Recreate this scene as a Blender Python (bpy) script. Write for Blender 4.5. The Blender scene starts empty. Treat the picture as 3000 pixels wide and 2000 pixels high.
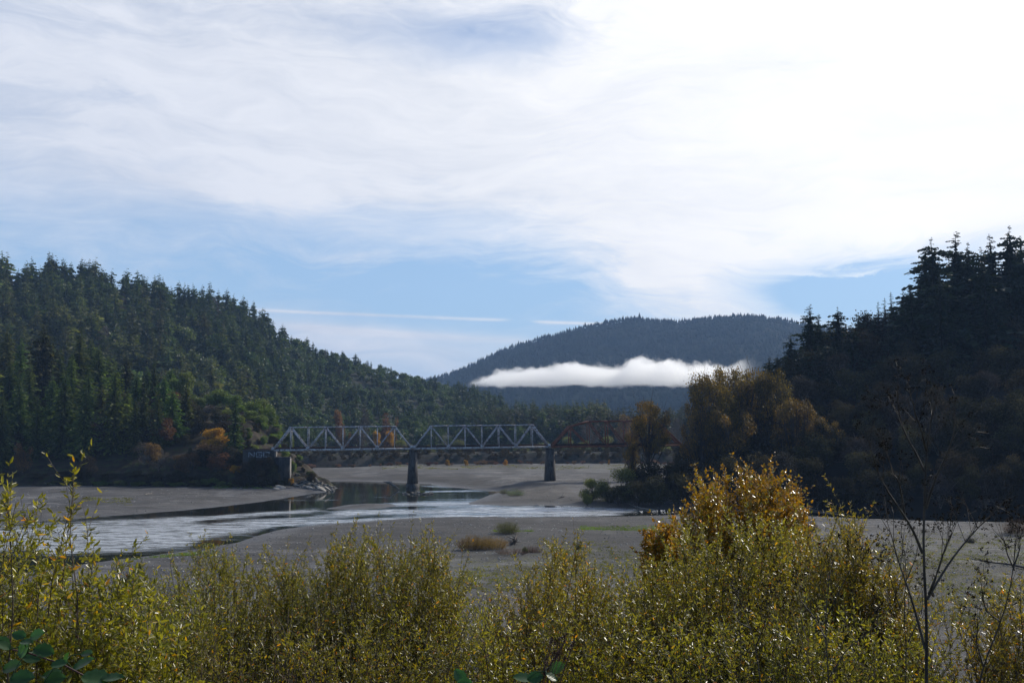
import bpy, math, random
import numpy as np

# ------------------------------------------------------------------ camera, sky, sun, exposure
sc = bpy.context.scene
COL = sc.collection
R = math.radians
CAM_H = 26.8
PITCH = math.atan(250 / 3000)
cam = bpy.data.cameras.new("camera"); cam_o = bpy.data.objects.new("camera", cam); COL.objects.link(cam_o)
cam.sensor_width = 36; cam.lens = 36; cam.clip_start = 0.1; cam.clip_end = 30000
cam_o.location = (0, 0, CAM_H); cam_o.rotation_euler = (R(90) + PITCH, 0, 0)
sc.camera = cam_o
SUN_AZ, SUN_EL = 47, 31            # degrees right of the view direction (+Y), above the horizon
sun = bpy.data.lights.new("sun", 'SUN'); sun.energy = 3.8; sun.angle = R(0.6); sun.color = (1, 0.94, 0.84)
sun_o = bpy.data.objects.new("sun", sun); COL.objects.link(sun_o)
sun_o.rotation_euler = (R(90 - SUN_EL), 0, R(180 - SUN_AZ)); sun_o.location = (0, 0, 500)
SUN_DIR = (math.sin(R(SUN_AZ)) * math.cos(R(SUN_EL)), math.cos(R(SUN_AZ)) * math.cos(R(SUN_EL)), math.sin(R(SUN_EL)))
sc.view_settings.view_transform = 'Standard'; sc.view_settings.look = 'None'
sc.view_settings.exposure = 0.0; sc.view_settings.gamma = 1
sc.cycles.volume_bounces = 12; sc.cycles.max_bounces = 14; sc.cycles.transparent_max_bounces = 16
sc.cycles.diffuse_bounces = 3; sc.cycles.glossy_bounces = 3; sc.cycles.transmission_bounces = 4
sc.cycles.volume_step_rate = 0.25; sc.cycles.volume_max_steps = 256
sc.cycles.sample_clamp_indirect = 6; sc.cycles.use_denoising = True


class E:
    """small expression helper over shader math nodes"""
    def __init__(s, nt, sock): s.nt = nt; s.s = sock
    def _m(s, op, *a):
        n = s.nt.nodes.new('ShaderNodeMath'); n.operation = op
        for i, v in enumerate((s,) + a):
            if isinstance(v, E): s.nt.links.new(v.s, n.inputs[i])
            else: n.inputs[i].default_value = v
        return E(s.nt, n.outputs[0])
    def __add__(s, o): return s._m('ADD', o)
    __radd__ = __add__
    def __sub__(s, o): return s._m('SUBTRACT', o)
    def __rsub__(s, o): return s._m('MULTIPLY', -1.0)._m('ADD', o)
    def __mul__(s, o): return s._m('MULTIPLY', o)
    __rmul__ = __mul__
    def __truediv__(s, o): return s._m('DIVIDE', o)
    def clamp(s): return s._m('MAXIMUM', 0.0)._m('MINIMUM', 1.0)
    def max(s, o): return s._m('MAXIMUM', o)
    def min(s, o): return s._m('MINIMUM', o)
    def exp(s): return s._m('EXPONENT')
    def pow(s, o): return s._m('POWER', o)
    def abs(s): return s._m('ABSOLUTE')
    def ss(s, a, b):
        n = s.nt.nodes.new('ShaderNodeMapRange'); n.interpolation_type = 'SMOOTHSTEP'
        s.nt.links.new(s.s, n.inputs[0])
        if a < b: n.inputs[1].default_value = a; n.inputs[2].default_value = b; n.inputs[3].default_value = 0; n.inputs[4].default_value = 1
        else: n.inputs[1].default_value = b; n.inputs[2].default_value = a; n.inputs[3].default_value = 1; n.inputs[4].default_value = 0
        return E(s.nt, n.outputs[0])


def noise(nt, vec, scale, detail=4, rough=0.55, dist=0.0, dim='3D'):
    n = nt.nodes.new('ShaderNodeTexNoise'); n.noise_dimensions = dim
    n.inputs['Scale'].default_value = scale; n.inputs['Detail'].default_value = detail
    n.inputs['Roughness'].default_value = rough; n.inputs['Distortion'].default_value = dist
    if vec is not None: nt.links.new(vec, n.inputs['Vector'])
    return E(nt, n.outputs[0])


def combine(nt, x, y, z):
    n = nt.nodes.new('ShaderNodeCombineXYZ')
    for i, v in enumerate((x, y, z)):
        if isinstance(v, E): nt.links.new(v.s, n.inputs[i])
        else: n.inputs[i].default_value = v
    return n.outputs[0]


def mixc(nt, f, a, b):
    n = nt.nodes.new('ShaderNodeMix'); n.data_type = 'RGBA'; n.clamp_factor = True
    for i, v in ((0, f), (6, a), (7, b)):
        if isinstance(v, E): nt.links.new(v.s, n.inputs[i])
        elif hasattr(v, 'links'): nt.links.new(v, n.inputs[i])
        elif i == 0: n.inputs[0].default_value = v
        else: n.inputs[i].default_value = (*v, 1)
    return n.outputs[2]


def azel(px, py):
    x = (px - 1500) / 3000; v = (1000 - py) / 3000
    dy = math.cos(PITCH) - v * math.sin(PITCH); dz = math.sin(PITCH) + v * math.cos(PITCH)
    return math.degrees(math.atan2(x, dy)), math.degrees(math.atan2(dz, math.hypot(x, dy)))


def make_world():
    w = bpy.data.worlds.new("World"); sc.world = w; w.use_nodes = True
    nt = w.node_tree; nt.nodes.clear()
    out = nt.nodes.new('ShaderNodeOutputWorld'); bg = nt.nodes.new('ShaderNodeBackground')
    nt.links.new(bg.outputs[0], out.inputs[0]); bg.inputs[1].default_value = 0.1
    sky = nt.nodes.new('ShaderNodeTexSky'); sky.sky_type = 'NISHITA'; sky.sun_disc = False
    sky.sun_elevation = R(SUN_EL); sky.sun_rotation = R(SUN_AZ); sky.air_density = 1.0; sky.dust_density = 0.4; sky.ozone_density = 2.0
    tc = nt.nodes.new('ShaderNodeTexCoord'); sep = nt.nodes.new('ShaderNodeSeparateXYZ')
    nt.links.new(tc.outputs['Generated'], sep.inputs[0])
    X, Y, Z = (E(nt, sep.outputs[i]) for i in range(3))
    az = X._m('ARCTAN2', Y) * 57.2958
    el = Z._m('ARCSINE') * 57.2958
    # distance to the sun in degrees
    dot = (X * SUN_DIR[0] + Y * SUN_DIR[1] + Z * SUN_DIR[2])
    sd = dot.min(0.9999)._m('ARCCOSINE') * 57.2958
    # fields: cirrus streaks that run almost level and fan out with height
    warp = noise(nt, combine(nt, az * 0.05, el * 0.10, 3.0), 1.0, 3, 0.6) - 0.5
    warp2 = noise(nt, combine(nt, az * 0.06, el * 0.14, 9.0), 1.0, 3, 0.6) - 0.5
    e2 = el + az * 0.03 + warp * 7.0
    broad = noise(nt, combine(nt, az * 0.045 + warp2 * 0.8, e2 * 0.15, 1.0), 1.0, 5, 0.55)
    fine = noise(nt, combine(nt, az * 0.13 + warp2 * 2.0, e2 * 0.75, 5.0), 1.0, 8, 0.68, 0.4)
    wisp = noise(nt, combine(nt, az * 0.30 + e2 * 0.25 + warp * 2, e2 * 1.1 - az * 0.06, 7.0), 1.0, 8, 0.7, 0.25)

    aw = az + warp2 * 5.0 + (fine - 0.5) * 3.0
    ew = el + warp * 2.6 + (fine - 0.5) * 1.6

    def blob(px, py, sx, sy, tilt=0.0, raw=False):
        a, e = azel(px, py)
        A, B = (az, el) if raw else (aw, ew)
        dx = (A - a); dy = (B - e) - dx * tilt
        q = (dx / (sx / 52.0)).pow(2.0) if False else (dx / (sx / 52.0)) * (dx / (sx / 52.0))
        r = (dy / (sy / 52.0)) * (dy / (sy / 52.0))
        return ((q + r) * -1.0).exp()

    base = el.ss(9.5, 15.0) * 0.78
    # the blue band above the hills, deeper in the middle and in the right hand gap
    c = base + (broad - 0.5) * 0.7 + (fine - 0.5) * 0.62 + (wisp - 0.5) * 0.36
    c = c + blob(2500, 250, 900, 420) * 0.6
    c = c + blob(1700, 380, 700, 170) * 0.40
    c = c + blob(1050, 570, 620, 38, -0.02) * 0.34
    c = c + blob(1900, 640, 700, 60, 0.06) * 0.40
    c = c + blob(650, 575, 230, 40, -0.1) * 0.26
    c = c + blob(600, 250, 900, 230) * 0.30
    c = c + blob(150, 600, 420, 140) * 0.28
    c = c + blob(1100, 20, 600, 60) * 0.15
    c = c - blob(1430, 120, 330, 90, -0.05) * 0.62
    c = c - blob(1500, 90, 500, 40, 0.0) * 0.15
    c = c - blob(60, 50, 220, 40) * 0.22
    c = c - blob(300, 285, 260, 25) * 0.18
    c = c - blob(1000, 800, 620, 60) * 0.12
    c = c + (wisp - 0.42).max(0.0) * blob(1000, 780, 900, 110, 0.0, True) * 0.9
    c = c - blob(2480, 845, 300, 75, -0.05) * 1.0
    c = c + blob(2950, 640, 520, 90, 0.0) * 0.9
    c = c - blob(1400, 850, 300, 110) * 0.2
    # the wedge of cirrus that comes down on the right
    wl = blob(2060, 850, 300, 130, -0.25) * 0.85 + blob(1980, 740, 420, 75) * 0.45
    c = c + wl * (fine * 0.5 + 0.75)
    c = c + blob(1050, 745, 120, 16, 0.03) * 0.35
    c = c + blob(2540, 780, 60, 5, 0.0) * 0.4 + blob(2380, 785, 90, 6, -0.1) * 0.3
    # pale veil close to the skyline
    c = c + blob(950, 1000, 620, 75, -0.1) * 0.75
    c = c + el.ss(7.5, 2.0) * 0.30
    c = c - blob(2300, 140, 500, 50, 0.1) * 0.30 - blob(1700, 290, 300, 30, 0.1) * 0.18
    # vapour trails
    def trail(x0, y0, x1, y1, wd, gain):
        (a0, e0), (a1, e1) = azel(x0, y0), azel(x1, y1)
        L = math.hypot(a1 - a0, e1 - e0); ux, uy = (a1 - a0) / L, (e1 - e0) / L
        t = ((az - a0) * ux + (el - e0) * uy) / L
        d = ((az - a0) * (-uy) + (el - e0) * ux + (fine - 0.5) * 0.12) / (wd / 52.0)
        return (d * d * -1.0).exp() * t.ss(-0.12, 0.1) * t.ss(1.03, 0.93) * (fine * 0.8 + 0.6) * gain
    c = c + trail(740, 906, 1495, 937, 4.5, 0.65) + trail(1570, 942, 1790, 950, 4.5, 0.8) + trail(840, 955, 1560, 1000, 13.0, 0.45)
    c = c * az.abs().ss(120, 60) * 1.0
    c = c * el.ss(62, 34)
    c = c.clamp()
    near = sd.ss(66, 22)
    warm = mixc(nt, near, (7.7, 8.1, 9.0), (11.2, 11.1, 11.0))
    tint = nt.nodes.new('ShaderNodeMix'); tint.data_type = 'RGBA'; tint.blend_type = 'MULTIPLY'
    tint.inputs[0].default_value = 1.0; nt.links.new(sky.outputs[0], tint.inputs[6]); tint.inputs[7].default_value = (0.78, 0.96, 1.16, 1)
    shade = mixc(nt, ((broad - 0.5) * 2.2 + (fine - 0.5) * 1.3 + (wisp - 0.5) * 0.7 + 0.66).clamp(), (0.80, 0.83, 0.88), (1.06, 1.05, 1.04))
    ml = nt.nodes.new('ShaderNodeMix'); ml.data_type = 'RGBA'; ml.blend_type = 'MULTIPLY'; ml.inputs[0].default_value = 1.0
    nt.links.new(warm, ml.inputs[6]); nt.links.new(shade, ml.inputs[7]); warm = ml.outputs[2]
    blue = mixc(nt, el.ss(26, 6) * 0.6, tint.outputs[2], (4.6, 6.6, 9.2))
    # thick cloud stays translucent: brightness grows with the veil
    full = mixc(nt, c, blue, warm)
    full = mixc(nt, (near * near * 0.30 * c.ss(0.05, 0.4)), full, (13.5, 13.5, 13.4))
    full = mixc(nt, sd.ss(24, 4) * c.ss(0.1, 0.5), full, (42.0, 40.0, 37.0))
    nt.links.new(full, bg.inputs[0])


make_world()

# ------------------------------------------------------------------ helpers
rng = np.random.default_rng(7)
random.seed(7)


def P(px, py, Y):
    x = (px - 1500) / 3000; v = (1000 - py) / 3000
    dy = math.cos(PITCH) - v * math.sin(PITCH); dz = math.sin(PITCH) + v * math.cos(PITCH)
    return np.array([x / dy * Y, Y, CAM_H + dz / dy * Y])


def G(px, py, z=0.0):
    x = (px - 1500) / 3000; v = (1000 - py) / 3000
    dy = math.cos(PITCH) - v * math.sin(PITCH); dz = math.sin(PITCH) + v * math.cos(PITCH)
    Y = (z - CAM_H) * dy / dz
    return np.array([x / dy * Y, Y, z])


def to_px(X, Y, Z):
    cp, sp = math.cos(PITCH), math.sin(PITCH)
    z = Z - CAM_H; f = Y * cp + z * sp; u = -Y * sp + z * cp
    return 1500 + 3000 * X / f, 1000 - 3000 * u / f


def hash2(ix, iy, seed):
    h = (ix.astype(np.int64) * 374761393 + iy.astype(np.int64) * 668265263 + seed * 982451653) & 0xffffffff
    h = ((h ^ (h >> 13)) * 1274126177) & 0xffffffff
    return ((h ^ (h >> 16)) & 0xffff) / 65535.0


def vnoise(x, y, seed=0):
    x = np.asarray(x, float); y = np.asarray(y, float)
    ix = np.floor(x); iy = np.floor(y); fx = x - ix; fy = y - iy
    fx = fx * fx * (3 - 2 * fx); fy = fy * fy * (3 - 2 * fy)
    a = hash2(ix, iy, seed); b = hash2(ix + 1, iy, seed); c = hash2(ix, iy + 1, seed); d = hash2(ix + 1, iy + 1, seed)
    return (a * (1 - fx) + b * fx) * (1 - fy) + (c * (1 - fx) + d * fx) * fy


def fbm(x, y, seed=0, oct=4):
    s = 0; a = 0.5; f = 1
    for i in range(oct):
        s = s + a * (vnoise(x * f, y * f, seed + i * 17) - 0.5); a *= 0.5; f *= 2.03
    return s


def sstep(a, b, x):
    t = np.clip((np.asarray(x, float) - a) / (b - a), 0, 1); return t * t * (3 - 2 * t)


def make_mesh(name, V, Fs, mats, midx=None, attrs=None, smooth=False):
    """Fs: list of (n,k) index arrays"""
    me = bpy.data.meshes.new(name)
    V = np.asarray(V, np.float32)
    Fs = [np.asarray(f, np.int32) for f in Fs if len(f)]
    nl = sum(f.size for f in Fs); nf = sum(len(f) for f in Fs)
    me.vertices.add(len(V)); me.vertices.foreach_set('co', V.ravel())
    me.loops.add(nl); me.polygons.add(nf)
    me.loops.foreach_set('vertex_index', np.concatenate([f.ravel() for f in Fs]))
    tot = np.concatenate([np.full(len(f), f.shape[1], np.int32) for f in Fs])
    st = np.concatenate([[0], np.cumsum(tot)[:-1]]).astype(np.int32)
    me.polygons.foreach_set('loop_start', st)
    for m in (mats if isinstance(mats, (list, tuple)) else [mats]): me.materials.append(m)
    if midx is not None: me.polygons.foreach_set('material_index', np.asarray(midx, np.int32))
    if smooth: me.polygons.foreach_set('use_smooth', np.ones(nf, bool))
    if attrs:
        for k, v in attrs.items():
            a = me.attributes.new(k, 'FLOAT', 'POINT'); a.data.foreach_set('value', np.asarray(v, np.float32))
    me.update(calc_edges=True)
    return me


def obj(name, me, parent=None, loc=None, rot=None, scale=None, **props):
    o = bpy.data.objects.new(name, me); COL.objects.link(o)
    if parent is not None: o.parent = parent
    if loc is not None: o.location = [float(v) for v in loc]
    if rot is not None: o.rotation_euler = rot
    if scale is not None: o.scale = scale
    for k, v in props.items():
        if v: o[k] = v
    return o


def thing(name, label, category, group=None, loc=(0, 0, 0), rot=(0, 0, 0), scale=(1, 1, 1)):
    return obj(name, None, None, loc, rot, scale, label=label, category=category, group=group)


class MB:
    def __init__(s): s.V = []; s.F = {}; s.n = 0
    def add(s, V, *Fs):
        V = np.asarray(V, float).reshape(-1, 3); s.V.append(V)
        for F in Fs:
            F = np.asarray(F, int)
            if len(F): s.F.setdefault(F.shape[1], []).append(F + s.n)
        s.n += len(V)
        return s
    def arrays(s): return np.concatenate(s.V), [np.concatenate(v) for v in s.F.values()]
    def mesh(s, name, mat, smooth=False): V, F = s.arrays(); return make_mesh(name, V, F, mat, smooth=smooth)
    def box(s, c, size, rot=None, jit=0):
        q = np.array([[x, y, z] for x in (-.5, .5) for y in (-.5, .5) for z in (-.5, .5)]) * size
        if jit: q += rng.uniform(-jit, jit, q.shape)
        if rot is not None: q = q @ np.asarray(rot).T
        return s.add(q + c, [[0, 1, 3, 2], [4, 6, 7, 5], [0, 4, 5, 1], [2, 3, 7, 6], [0, 2, 6, 4], [1, 5, 7, 3]])
    def beam(s, p0, p1, w, h, up=(0, 1, 0)):
        p0 = np.array(p0, float); p1 = np.array(p1, float); d = p1 - p0; L = np.linalg.norm(d); d /= L
        sidev = np.array(up, float); sidev -= d * (sidev @ d); sidev /= np.linalg.norm(sidev)
        n = np.cross(d, sidev)
        return s.box((p0 + p1) / 2, (L, w, h), np.stack([d, sidev, n], 1))
    def prism(s, poly0, z0, poly1, z1):
        n = len(poly0)
        V = [(*p, z0) for p in poly0] + [(*p, z1) for p in poly1]
        s.add(V, [[i, (i + 1) % n, n + (i + 1) % n, n + i] for i in range(n)], [list(range(n))[::-1]], [list(range(n, 2 * n))])
        return s


def tubes(paths, radii, sides=4):
    """paths (N,K,3), radii (N,K)"""
    paths = np.asarray(paths, float); N, K, _ = paths.shape
    t = np.gradient(paths, axis=1); t /= np.linalg.norm(t, axis=2, keepdims=True) + 1e-9
    ref = np.where(np.abs(t[..., 2:3]) > 0.9, np.array([1.0, 0, 0]), np.array([0, 0, 1.0]))
    a = np.cross(t, ref); a /= np.linalg.norm(a, axis=2, keepdims=True) + 1e-9
    b = np.cross(t, a)
    ang = np.arange(sides) * 2 * np.pi / sides
    V = paths[:, :, None, :] + np.asarray(radii)[:, :, None, None] * (np.cos(ang)[None, None, :, None] * a[:, :, None, :] + np.sin(ang)[None, None, :, None] * b[:, :, None, :])
    base = (np.arange(N) * K * sides)[:, None, None] + (np.arange(K - 1) * sides)[None, :, None]
    i = np.arange(sides)[None, None, :]; j = (np.arange(sides) + 1) % sides
    j = j[None, None, :]
    F = np.stack([base + i, base + j, base + sides + j, base + sides + i], -1).reshape(-1, 4)
    return V.reshape(-1, 3), F


def diamonds(c, a, b):
    """quads: base c, long axis a, width b"""
    V = np.stack([c, c + a * 0.5 + b * 0.5, c + a, c + a * 0.5 - b * 0.5], 1).reshape(-1, 3)
    return V, np.arange(len(V)).reshape(-1, 4)


def leaves6(c, a, b, fold):
    """leaf of two folded halves; c base, a length, b half width vector, fold up vector"""
    V = np.stack([c, c + a * 0.3 + b + fold, c + a * 0.72 + b * 0.75 + fold * 0.8, c + a - fold * 0.5, c + a * 0.72 - b * 0.75 + fold * 0.8, c + a * 0.3 - b + fold], 1).reshape(-1, 3)
    i = np.arange(len(c))[:, None] * 6
    return V, np.concatenate([i + np.array([[0, 1, 2, 3]]), i + np.array([[0, 3, 4, 5]])])


def runit(n):
    v = rng.normal(size=(n, 3)); return v / np.linalg.norm(v, axis=1, keepdims=True)


# ------------------------------------------------------------------ materials
def new_mat(name):
    m = bpy.data.materials.new(name); m.use_nodes = True; nt = m.node_tree; nt.nodes.clear()
    out = nt.nodes.new('ShaderNodeOutputMaterial')
    return m, nt, out


def foliage(name, c1, c2, trans=0.3, rough=0.5, spec=0.3, accents=None, objvar=0.25, tcol=None, nsc=0.06, nv=2.1):
    """leaf material: colour differs from leaf to leaf and from plant to plant"""
    m, nt, out = new_mat(name)
    geo = nt.nodes.new('ShaderNodeNewGeometry'); oi = nt.nodes.new('ShaderNodeObjectInfo')
    rp = nt.nodes.new('ShaderNodeValToRGB'); cr = rp.color_ramp; cr.interpolation = 'LINEAR'
    cr.elements[0].color = (*c1, 1); cr.elements[1].color = (*c2, 1)
    if accents:
        cr.elements[1].position = accents[0][0] - 0.03
        for p, c in accents:
            e = cr.elements.new(p); e.color = (*c, 1)
    nt.links.new(geo.outputs['Random Per Island'], rp.inputs[0])
    hs = nt.nodes.new('ShaderNodeHueSaturation'); nt.links.new(rp.outputs[0], hs.inputs['Color'])
    r = E(nt, oi.outputs['Random'])
    pn2 = noise(nt, geo.outputs['Position'], nsc * 0.7, 2, 0.5)
    nt.links.new(((r - 0.5) * (objvar * 0.16) + 0.5 - (pn2 - 0.5) * (0.09 if nv > 1 else 0.03)).s, hs.inputs['Hue'])
    pn = noise(nt, geo.outputs['Position'], nsc, 3, 0.6)  # brightness noise by place: natural variation plus sunlit patches put into the colour
    nt.links.new((((r * 7.31)._m('FRACT') * objvar * 2 + (1 - objvar)) * (1.0 + (pn - 0.5) * nv)).s, hs.inputs['Value'])
    p = nt.nodes.new('ShaderNodeBsdfPrincipled'); nt.links.new(hs.outputs[0], p.inputs['Base Color'])
    p.inputs['Roughness'].default_value = rough; p.inputs['Specular IOR Level'].default_value = spec
    if trans > 0:
        tr = nt.nodes.new('ShaderNodeBsdfTranslucent')
        g = nt.nodes.new('ShaderNodeMix'); g.data_type = 'RGBA'; g.blend_type = 'MULTIPLY'; g.inputs[0].default_value = 1
        nt.links.new(hs.outputs[0], g.inputs[6]); g.inputs[7].default_value = (*(tcol or (1.7, 1.7, 0.9)), 1)
        nt.links.new(g.outputs[2], tr.inputs[0])
        mx = nt.nodes.new('ShaderNodeMixShader'); mx.inputs[0].default_value = trans
        nt.links.new(p.outputs[0], mx.inputs[1]); nt.links.new(tr.outputs[0], mx.inputs[2]); nt.links.new(mx.outputs[0], out.inputs[0])
    else:
        nt.links.new(p.outputs[0], out.inputs[0])
    return m


def rough_mat(name, c1, c2, scale=1.0, rough=0.85, bump=0.3, c3=None, thr=0.6, vec='Object', stretch=(1, 1, 1), spec=0.3, bscale=None):
    m, nt, out = new_mat(name)
    tc = nt.nodes.new('ShaderNodeTexCoord'); mp = nt.nodes.new('ShaderNodeMapping'); mp.inputs['Scale'].default_value = stretch
    nt.links.new(tc.outputs[vec], mp.inputs[0])
    n1 = noise(nt, mp.outputs[0], scale, 6, 0.65)
    col = mixc(nt, n1.ss(0.35, 0.65), c1, c2)
    if c3:
        n2 = noise(nt, mp.outputs[0], scale * 2.3, 8, 0.7, 0.5)
        col = mixc(nt, n2.ss(thr - 0.05, thr + 0.05), col, c3)
    p = nt.nodes.new('ShaderNodeBsdfPrincipled'); nt.links.new(col, p.inputs['Base Color'])
    p.inputs['Roughness'].default_value = rough; p.inputs['Specular IOR Level'].default_value = spec
    if bump:
        b = nt.nodes.new('ShaderNodeBump'); b.inputs['Strength'].default_value = bump; b.inputs['Distance'].default_value = 0.2
        nt.links.new(noise(nt, mp.outputs[0], bscale or scale * 4, 6, 0.7).s, b.inputs['Height']); nt.links.new(b.outputs[0], p.inputs['Normal'])
    nt.links.new(p.outputs[0], out.inputs[0])
    return m


def attr(nt, name):
    a = nt.nodes.new('ShaderNodeAttribute'); a.attribute_name = name; return E(nt, a.outputs['Fac'])


M = {}
M['conifer'] = foliage('conifer needles', (0.034, 0.048, 0.015), (0.120, 0.124, 0.036), 0.28, 0.6, 0.25, objvar=0.5, tcol=(1.4, 1.5, 0.8))
M['redwood'] = foliage('redwood needles', (0.030, 0.048, 0.012), (0.130, 0.150, 0.032), 0.32, 0.6, 0.25, objvar=0.55, tcol=(1.4, 1.5, 0.8))
M['redwood_shaded'] = foliage('shaded redwood needles', (0.014, 0.024, 0.016), (0.036, 0.050, 0.026), 0.14, 0.6, 0.2, objvar=0.2)  # darker copy of the redwood needles, hill shade put into the colour
M['bay'] = foliage('evergreen broadleaf', (0.05, 0.085, 0.012), (0.13, 0.17, 0.025), 0.35, 0.45, 0.35, objvar=0.15)
M['oak'] = foliage('hill broadleaf', (0.045, 0.066, 0.016), (0.125, 0.150, 0.034), 0.25, 0.5, 0.3, objvar=0.35)
M['cotton'] = foliage('cottonwood leaves', (0.055, 0.046, 0.018), (0.135, 0.100, 0.028), 0.38, 0.5, 0.3, [(0.93, (0.26, 0.17, 0.015))], objvar=0.2, tcol=(2.0, 1.7, 0.6))
M['gold'] = foliage('golden maple leaves', (0.25, 0.14, 0.01), (0.42, 0.25, 0.02), 0.4, 0.5, 0.3, objvar=0.1, tcol=(1.5, 1.4, 0.6))
M['rust_leaf'] = foliage('rusty autumn leaves', (0.10, 0.055, 0.022), (0.20, 0.11, 0.04), 0.3, 0.6, 0.2, objvar=0.3)
M['bare'] = foliage('bare twigs', (0.07, 0.055, 0.045), (0.14, 0.11, 0.095), 0.1, 0.8, 0.1, objvar=0.3)
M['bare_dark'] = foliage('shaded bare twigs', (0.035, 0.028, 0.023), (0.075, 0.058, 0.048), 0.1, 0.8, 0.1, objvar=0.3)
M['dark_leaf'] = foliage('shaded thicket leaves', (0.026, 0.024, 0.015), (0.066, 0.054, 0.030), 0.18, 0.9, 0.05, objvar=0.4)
M['willow_far'] = foliage('river willow leaves', (0.07, 0.085, 0.022), (0.17, 0.18, 0.045), 0.42, 0.5, 0.3, objvar=0.2)
M['willow'] = foliage('willow leaves', (0.078, 0.078, 0.014), (0.225, 0.200, 0.030), 0.40, 0.33, 0.6,
                      [(0.93, (0.24, 0.20, 0.02)), (0.975, (0.38, 0.22, 0.012)), (0.997, (0.45, 0.17, 0.01))], objvar=0.12, nsc=1.2, nv=0.9, tcol=(2.1, 2.1, 0.7))
M['willow_warm'] = foliage('yellowing willow leaves', (0.085, 0.078, 0.012), (0.235, 0.195, 0.028), 0.40, 0.33, 0.6,
                           [(0.88, (0.26, 0.21, 0.02)), (0.955, (0.42, 0.24, 0.012)), (0.994, (0.42, 0.15, 0.01))], objvar=0.12, nsc=1.2, nv=0.9, tcol=(2.0, 1.9, 0.7))
M['orange'] = foliage('orange autumn leaves', (0.16, 0.095, 0.014), (0.36, 0.20, 0.018), 0.36, 0.26, 0.7, [(0.72, (0.34, 0.22, 0.02)), (0.95, (0.2, 0.19, 0.02))], objvar=0.1, tcol=(1.8, 1.5, 0.6))
M['bramble'] = foliage('bramble leaves', (0.035, 0.075, 0.025), (0.06, 0.12, 0.035), 0.3, 0.42, 0.5, objvar=0.1, tcol=(1.6, 2.2, 0.6))
M['grass'] = foliage('river bar grass', (0.10, 0.11, 0.03), (0.22, 0.21, 0.06), 0.3, 0.6, 0.2, objvar=0)
M['grass_green'] = foliage('green bank grass', (0.08, 0.13, 0.02), (0.17, 0.24, 0.04), 0.35, 0.6, 0.2, objvar=0)
M['red_brush'] = foliage('reddish brush', (0.10, 0.055, 0.045), (0.20, 0.11, 0.075), 0.2, 0.7, 0.1, objvar=0.3)
M['seed'] = foliage('dead seed heads', (0.012, 0.009, 0.007), (0.035, 0.025, 0.018), 0.1, 0.8, 0.1, objvar=0)
M['far_forest'] = foliage('mountain forest', (0.006, 0.014, 0.016), (0.018, 0.030, 0.028), 0.0, 0.9, 0.05, objvar=0, nsc=0.006, nv=1.8)
M['bark'] = rough_mat('dark bark', (0.03, 0.022, 0.017), (0.07, 0.055, 0.045), 3)
M['bark_pale'] = rough_mat('pale bark', (0.10, 0.085, 0.07), (0.20, 0.18, 0.155), 3)
M['twig'] = rough_mat('shrub twigs', (0.05, 0.035, 0.022), (0.13, 0.09, 0.06), 6, 0.6)
M['stalk'] = rough_mat('dead stalk', (0.025, 0.018, 0.014), (0.075, 0.058, 0.045), 5, 0.6, c3=(0.22, 0.19, 0.16), thr=0.66, stretch=(4, 4, 0.6))
M['cane'] = rough_mat('bramble cane', (0.06, 0.025, 0.022), (0.12, 0.06, 0.045), 8, 0.5)
M['concrete'] = rough_mat('stained concrete', (0.050, 0.046, 0.045), (0.105, 0.098, 0.092), 0.35, 0.85, 0.3, (0.025, 0.022, 0.022), 0.54, stretch=(2.5, 2.5, 0.5))
M['concrete_shaded'] = rough_mat('shaded mossy concrete', (0.030, 0.030, 0.033), (0.058, 0.055, 0.056), 0.3, 0.9, 0.3, (0.025, 0.026, 0.02), 0.56, stretch=(2, 2, .6))  # abutment face turned from the sun, its shade mixed into the dark tone
M['concrete_sunlit'] = rough_mat('sunlit concrete', (0.16, 0.15, 0.14), (0.28, 0.26, 0.24), 0.4, 0.85, 0.3, (0.08, 0.07, 0.06), 0.62)  # concrete where sun strikes the abutment end, sunlight put into the colour
M['truss_paint'] = rough_mat('weathered silver paint', (0.34, 0.35, 0.37), (0.52, 0.53, 0.55), 0.9, 0.5, 0.1, (0.09, 0.035, 0.018), 0.545, spec=0.5)
M['truss_rust'] = rough_mat('rust brown steel', (0.125, 0.042, 0.024), (0.20, 0.072, 0.040), 0.6, 0.7, 0.2, (0.05, 0.018, 0.012), 0.6)
M['deck_wood'] = rough_mat('rusty ties and rail', (0.035, 0.020, 0.015), (0.075, 0.04, 0.028), 2)
M['rock'] = rough_mat('river rock', (0.07, 0.065, 0.058), (0.19, 0.175, 0.15), 0.5, 0.85, 0.6, (0.03, 0.035, 0.015), 0.62)
M['rock_pale'] = rough_mat('pale rock slab', (0.22, 0.20, 0.17), (0.34, 0.31, 0.27), 0.6, 0.8, 0.4)
M['drift'] = rough_mat('bleached driftwood', (0.13, 0.115, 0.10), (0.28, 0.25, 0.22), 2, 0.8, 0.4, stretch=(1, 1, 1))
M['drift_dark'] = rough_mat('dark driftwood', (0.025, 0.02, 0.018), (0.07, 0.055, 0.045), 2)
M['graffiti'] = rough_mat('faded white paint', (0.10, 0.12, 0.14), (0.34, 0.38, 0.42), 1.2, 0.7, 0)


def hill_mat(name, c1, c2, c3):
    return rough_mat(name, c1, c2, 0.05, 0.95, 0.5, c3, 0.55, spec=0.1, bscale=0.4)


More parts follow.
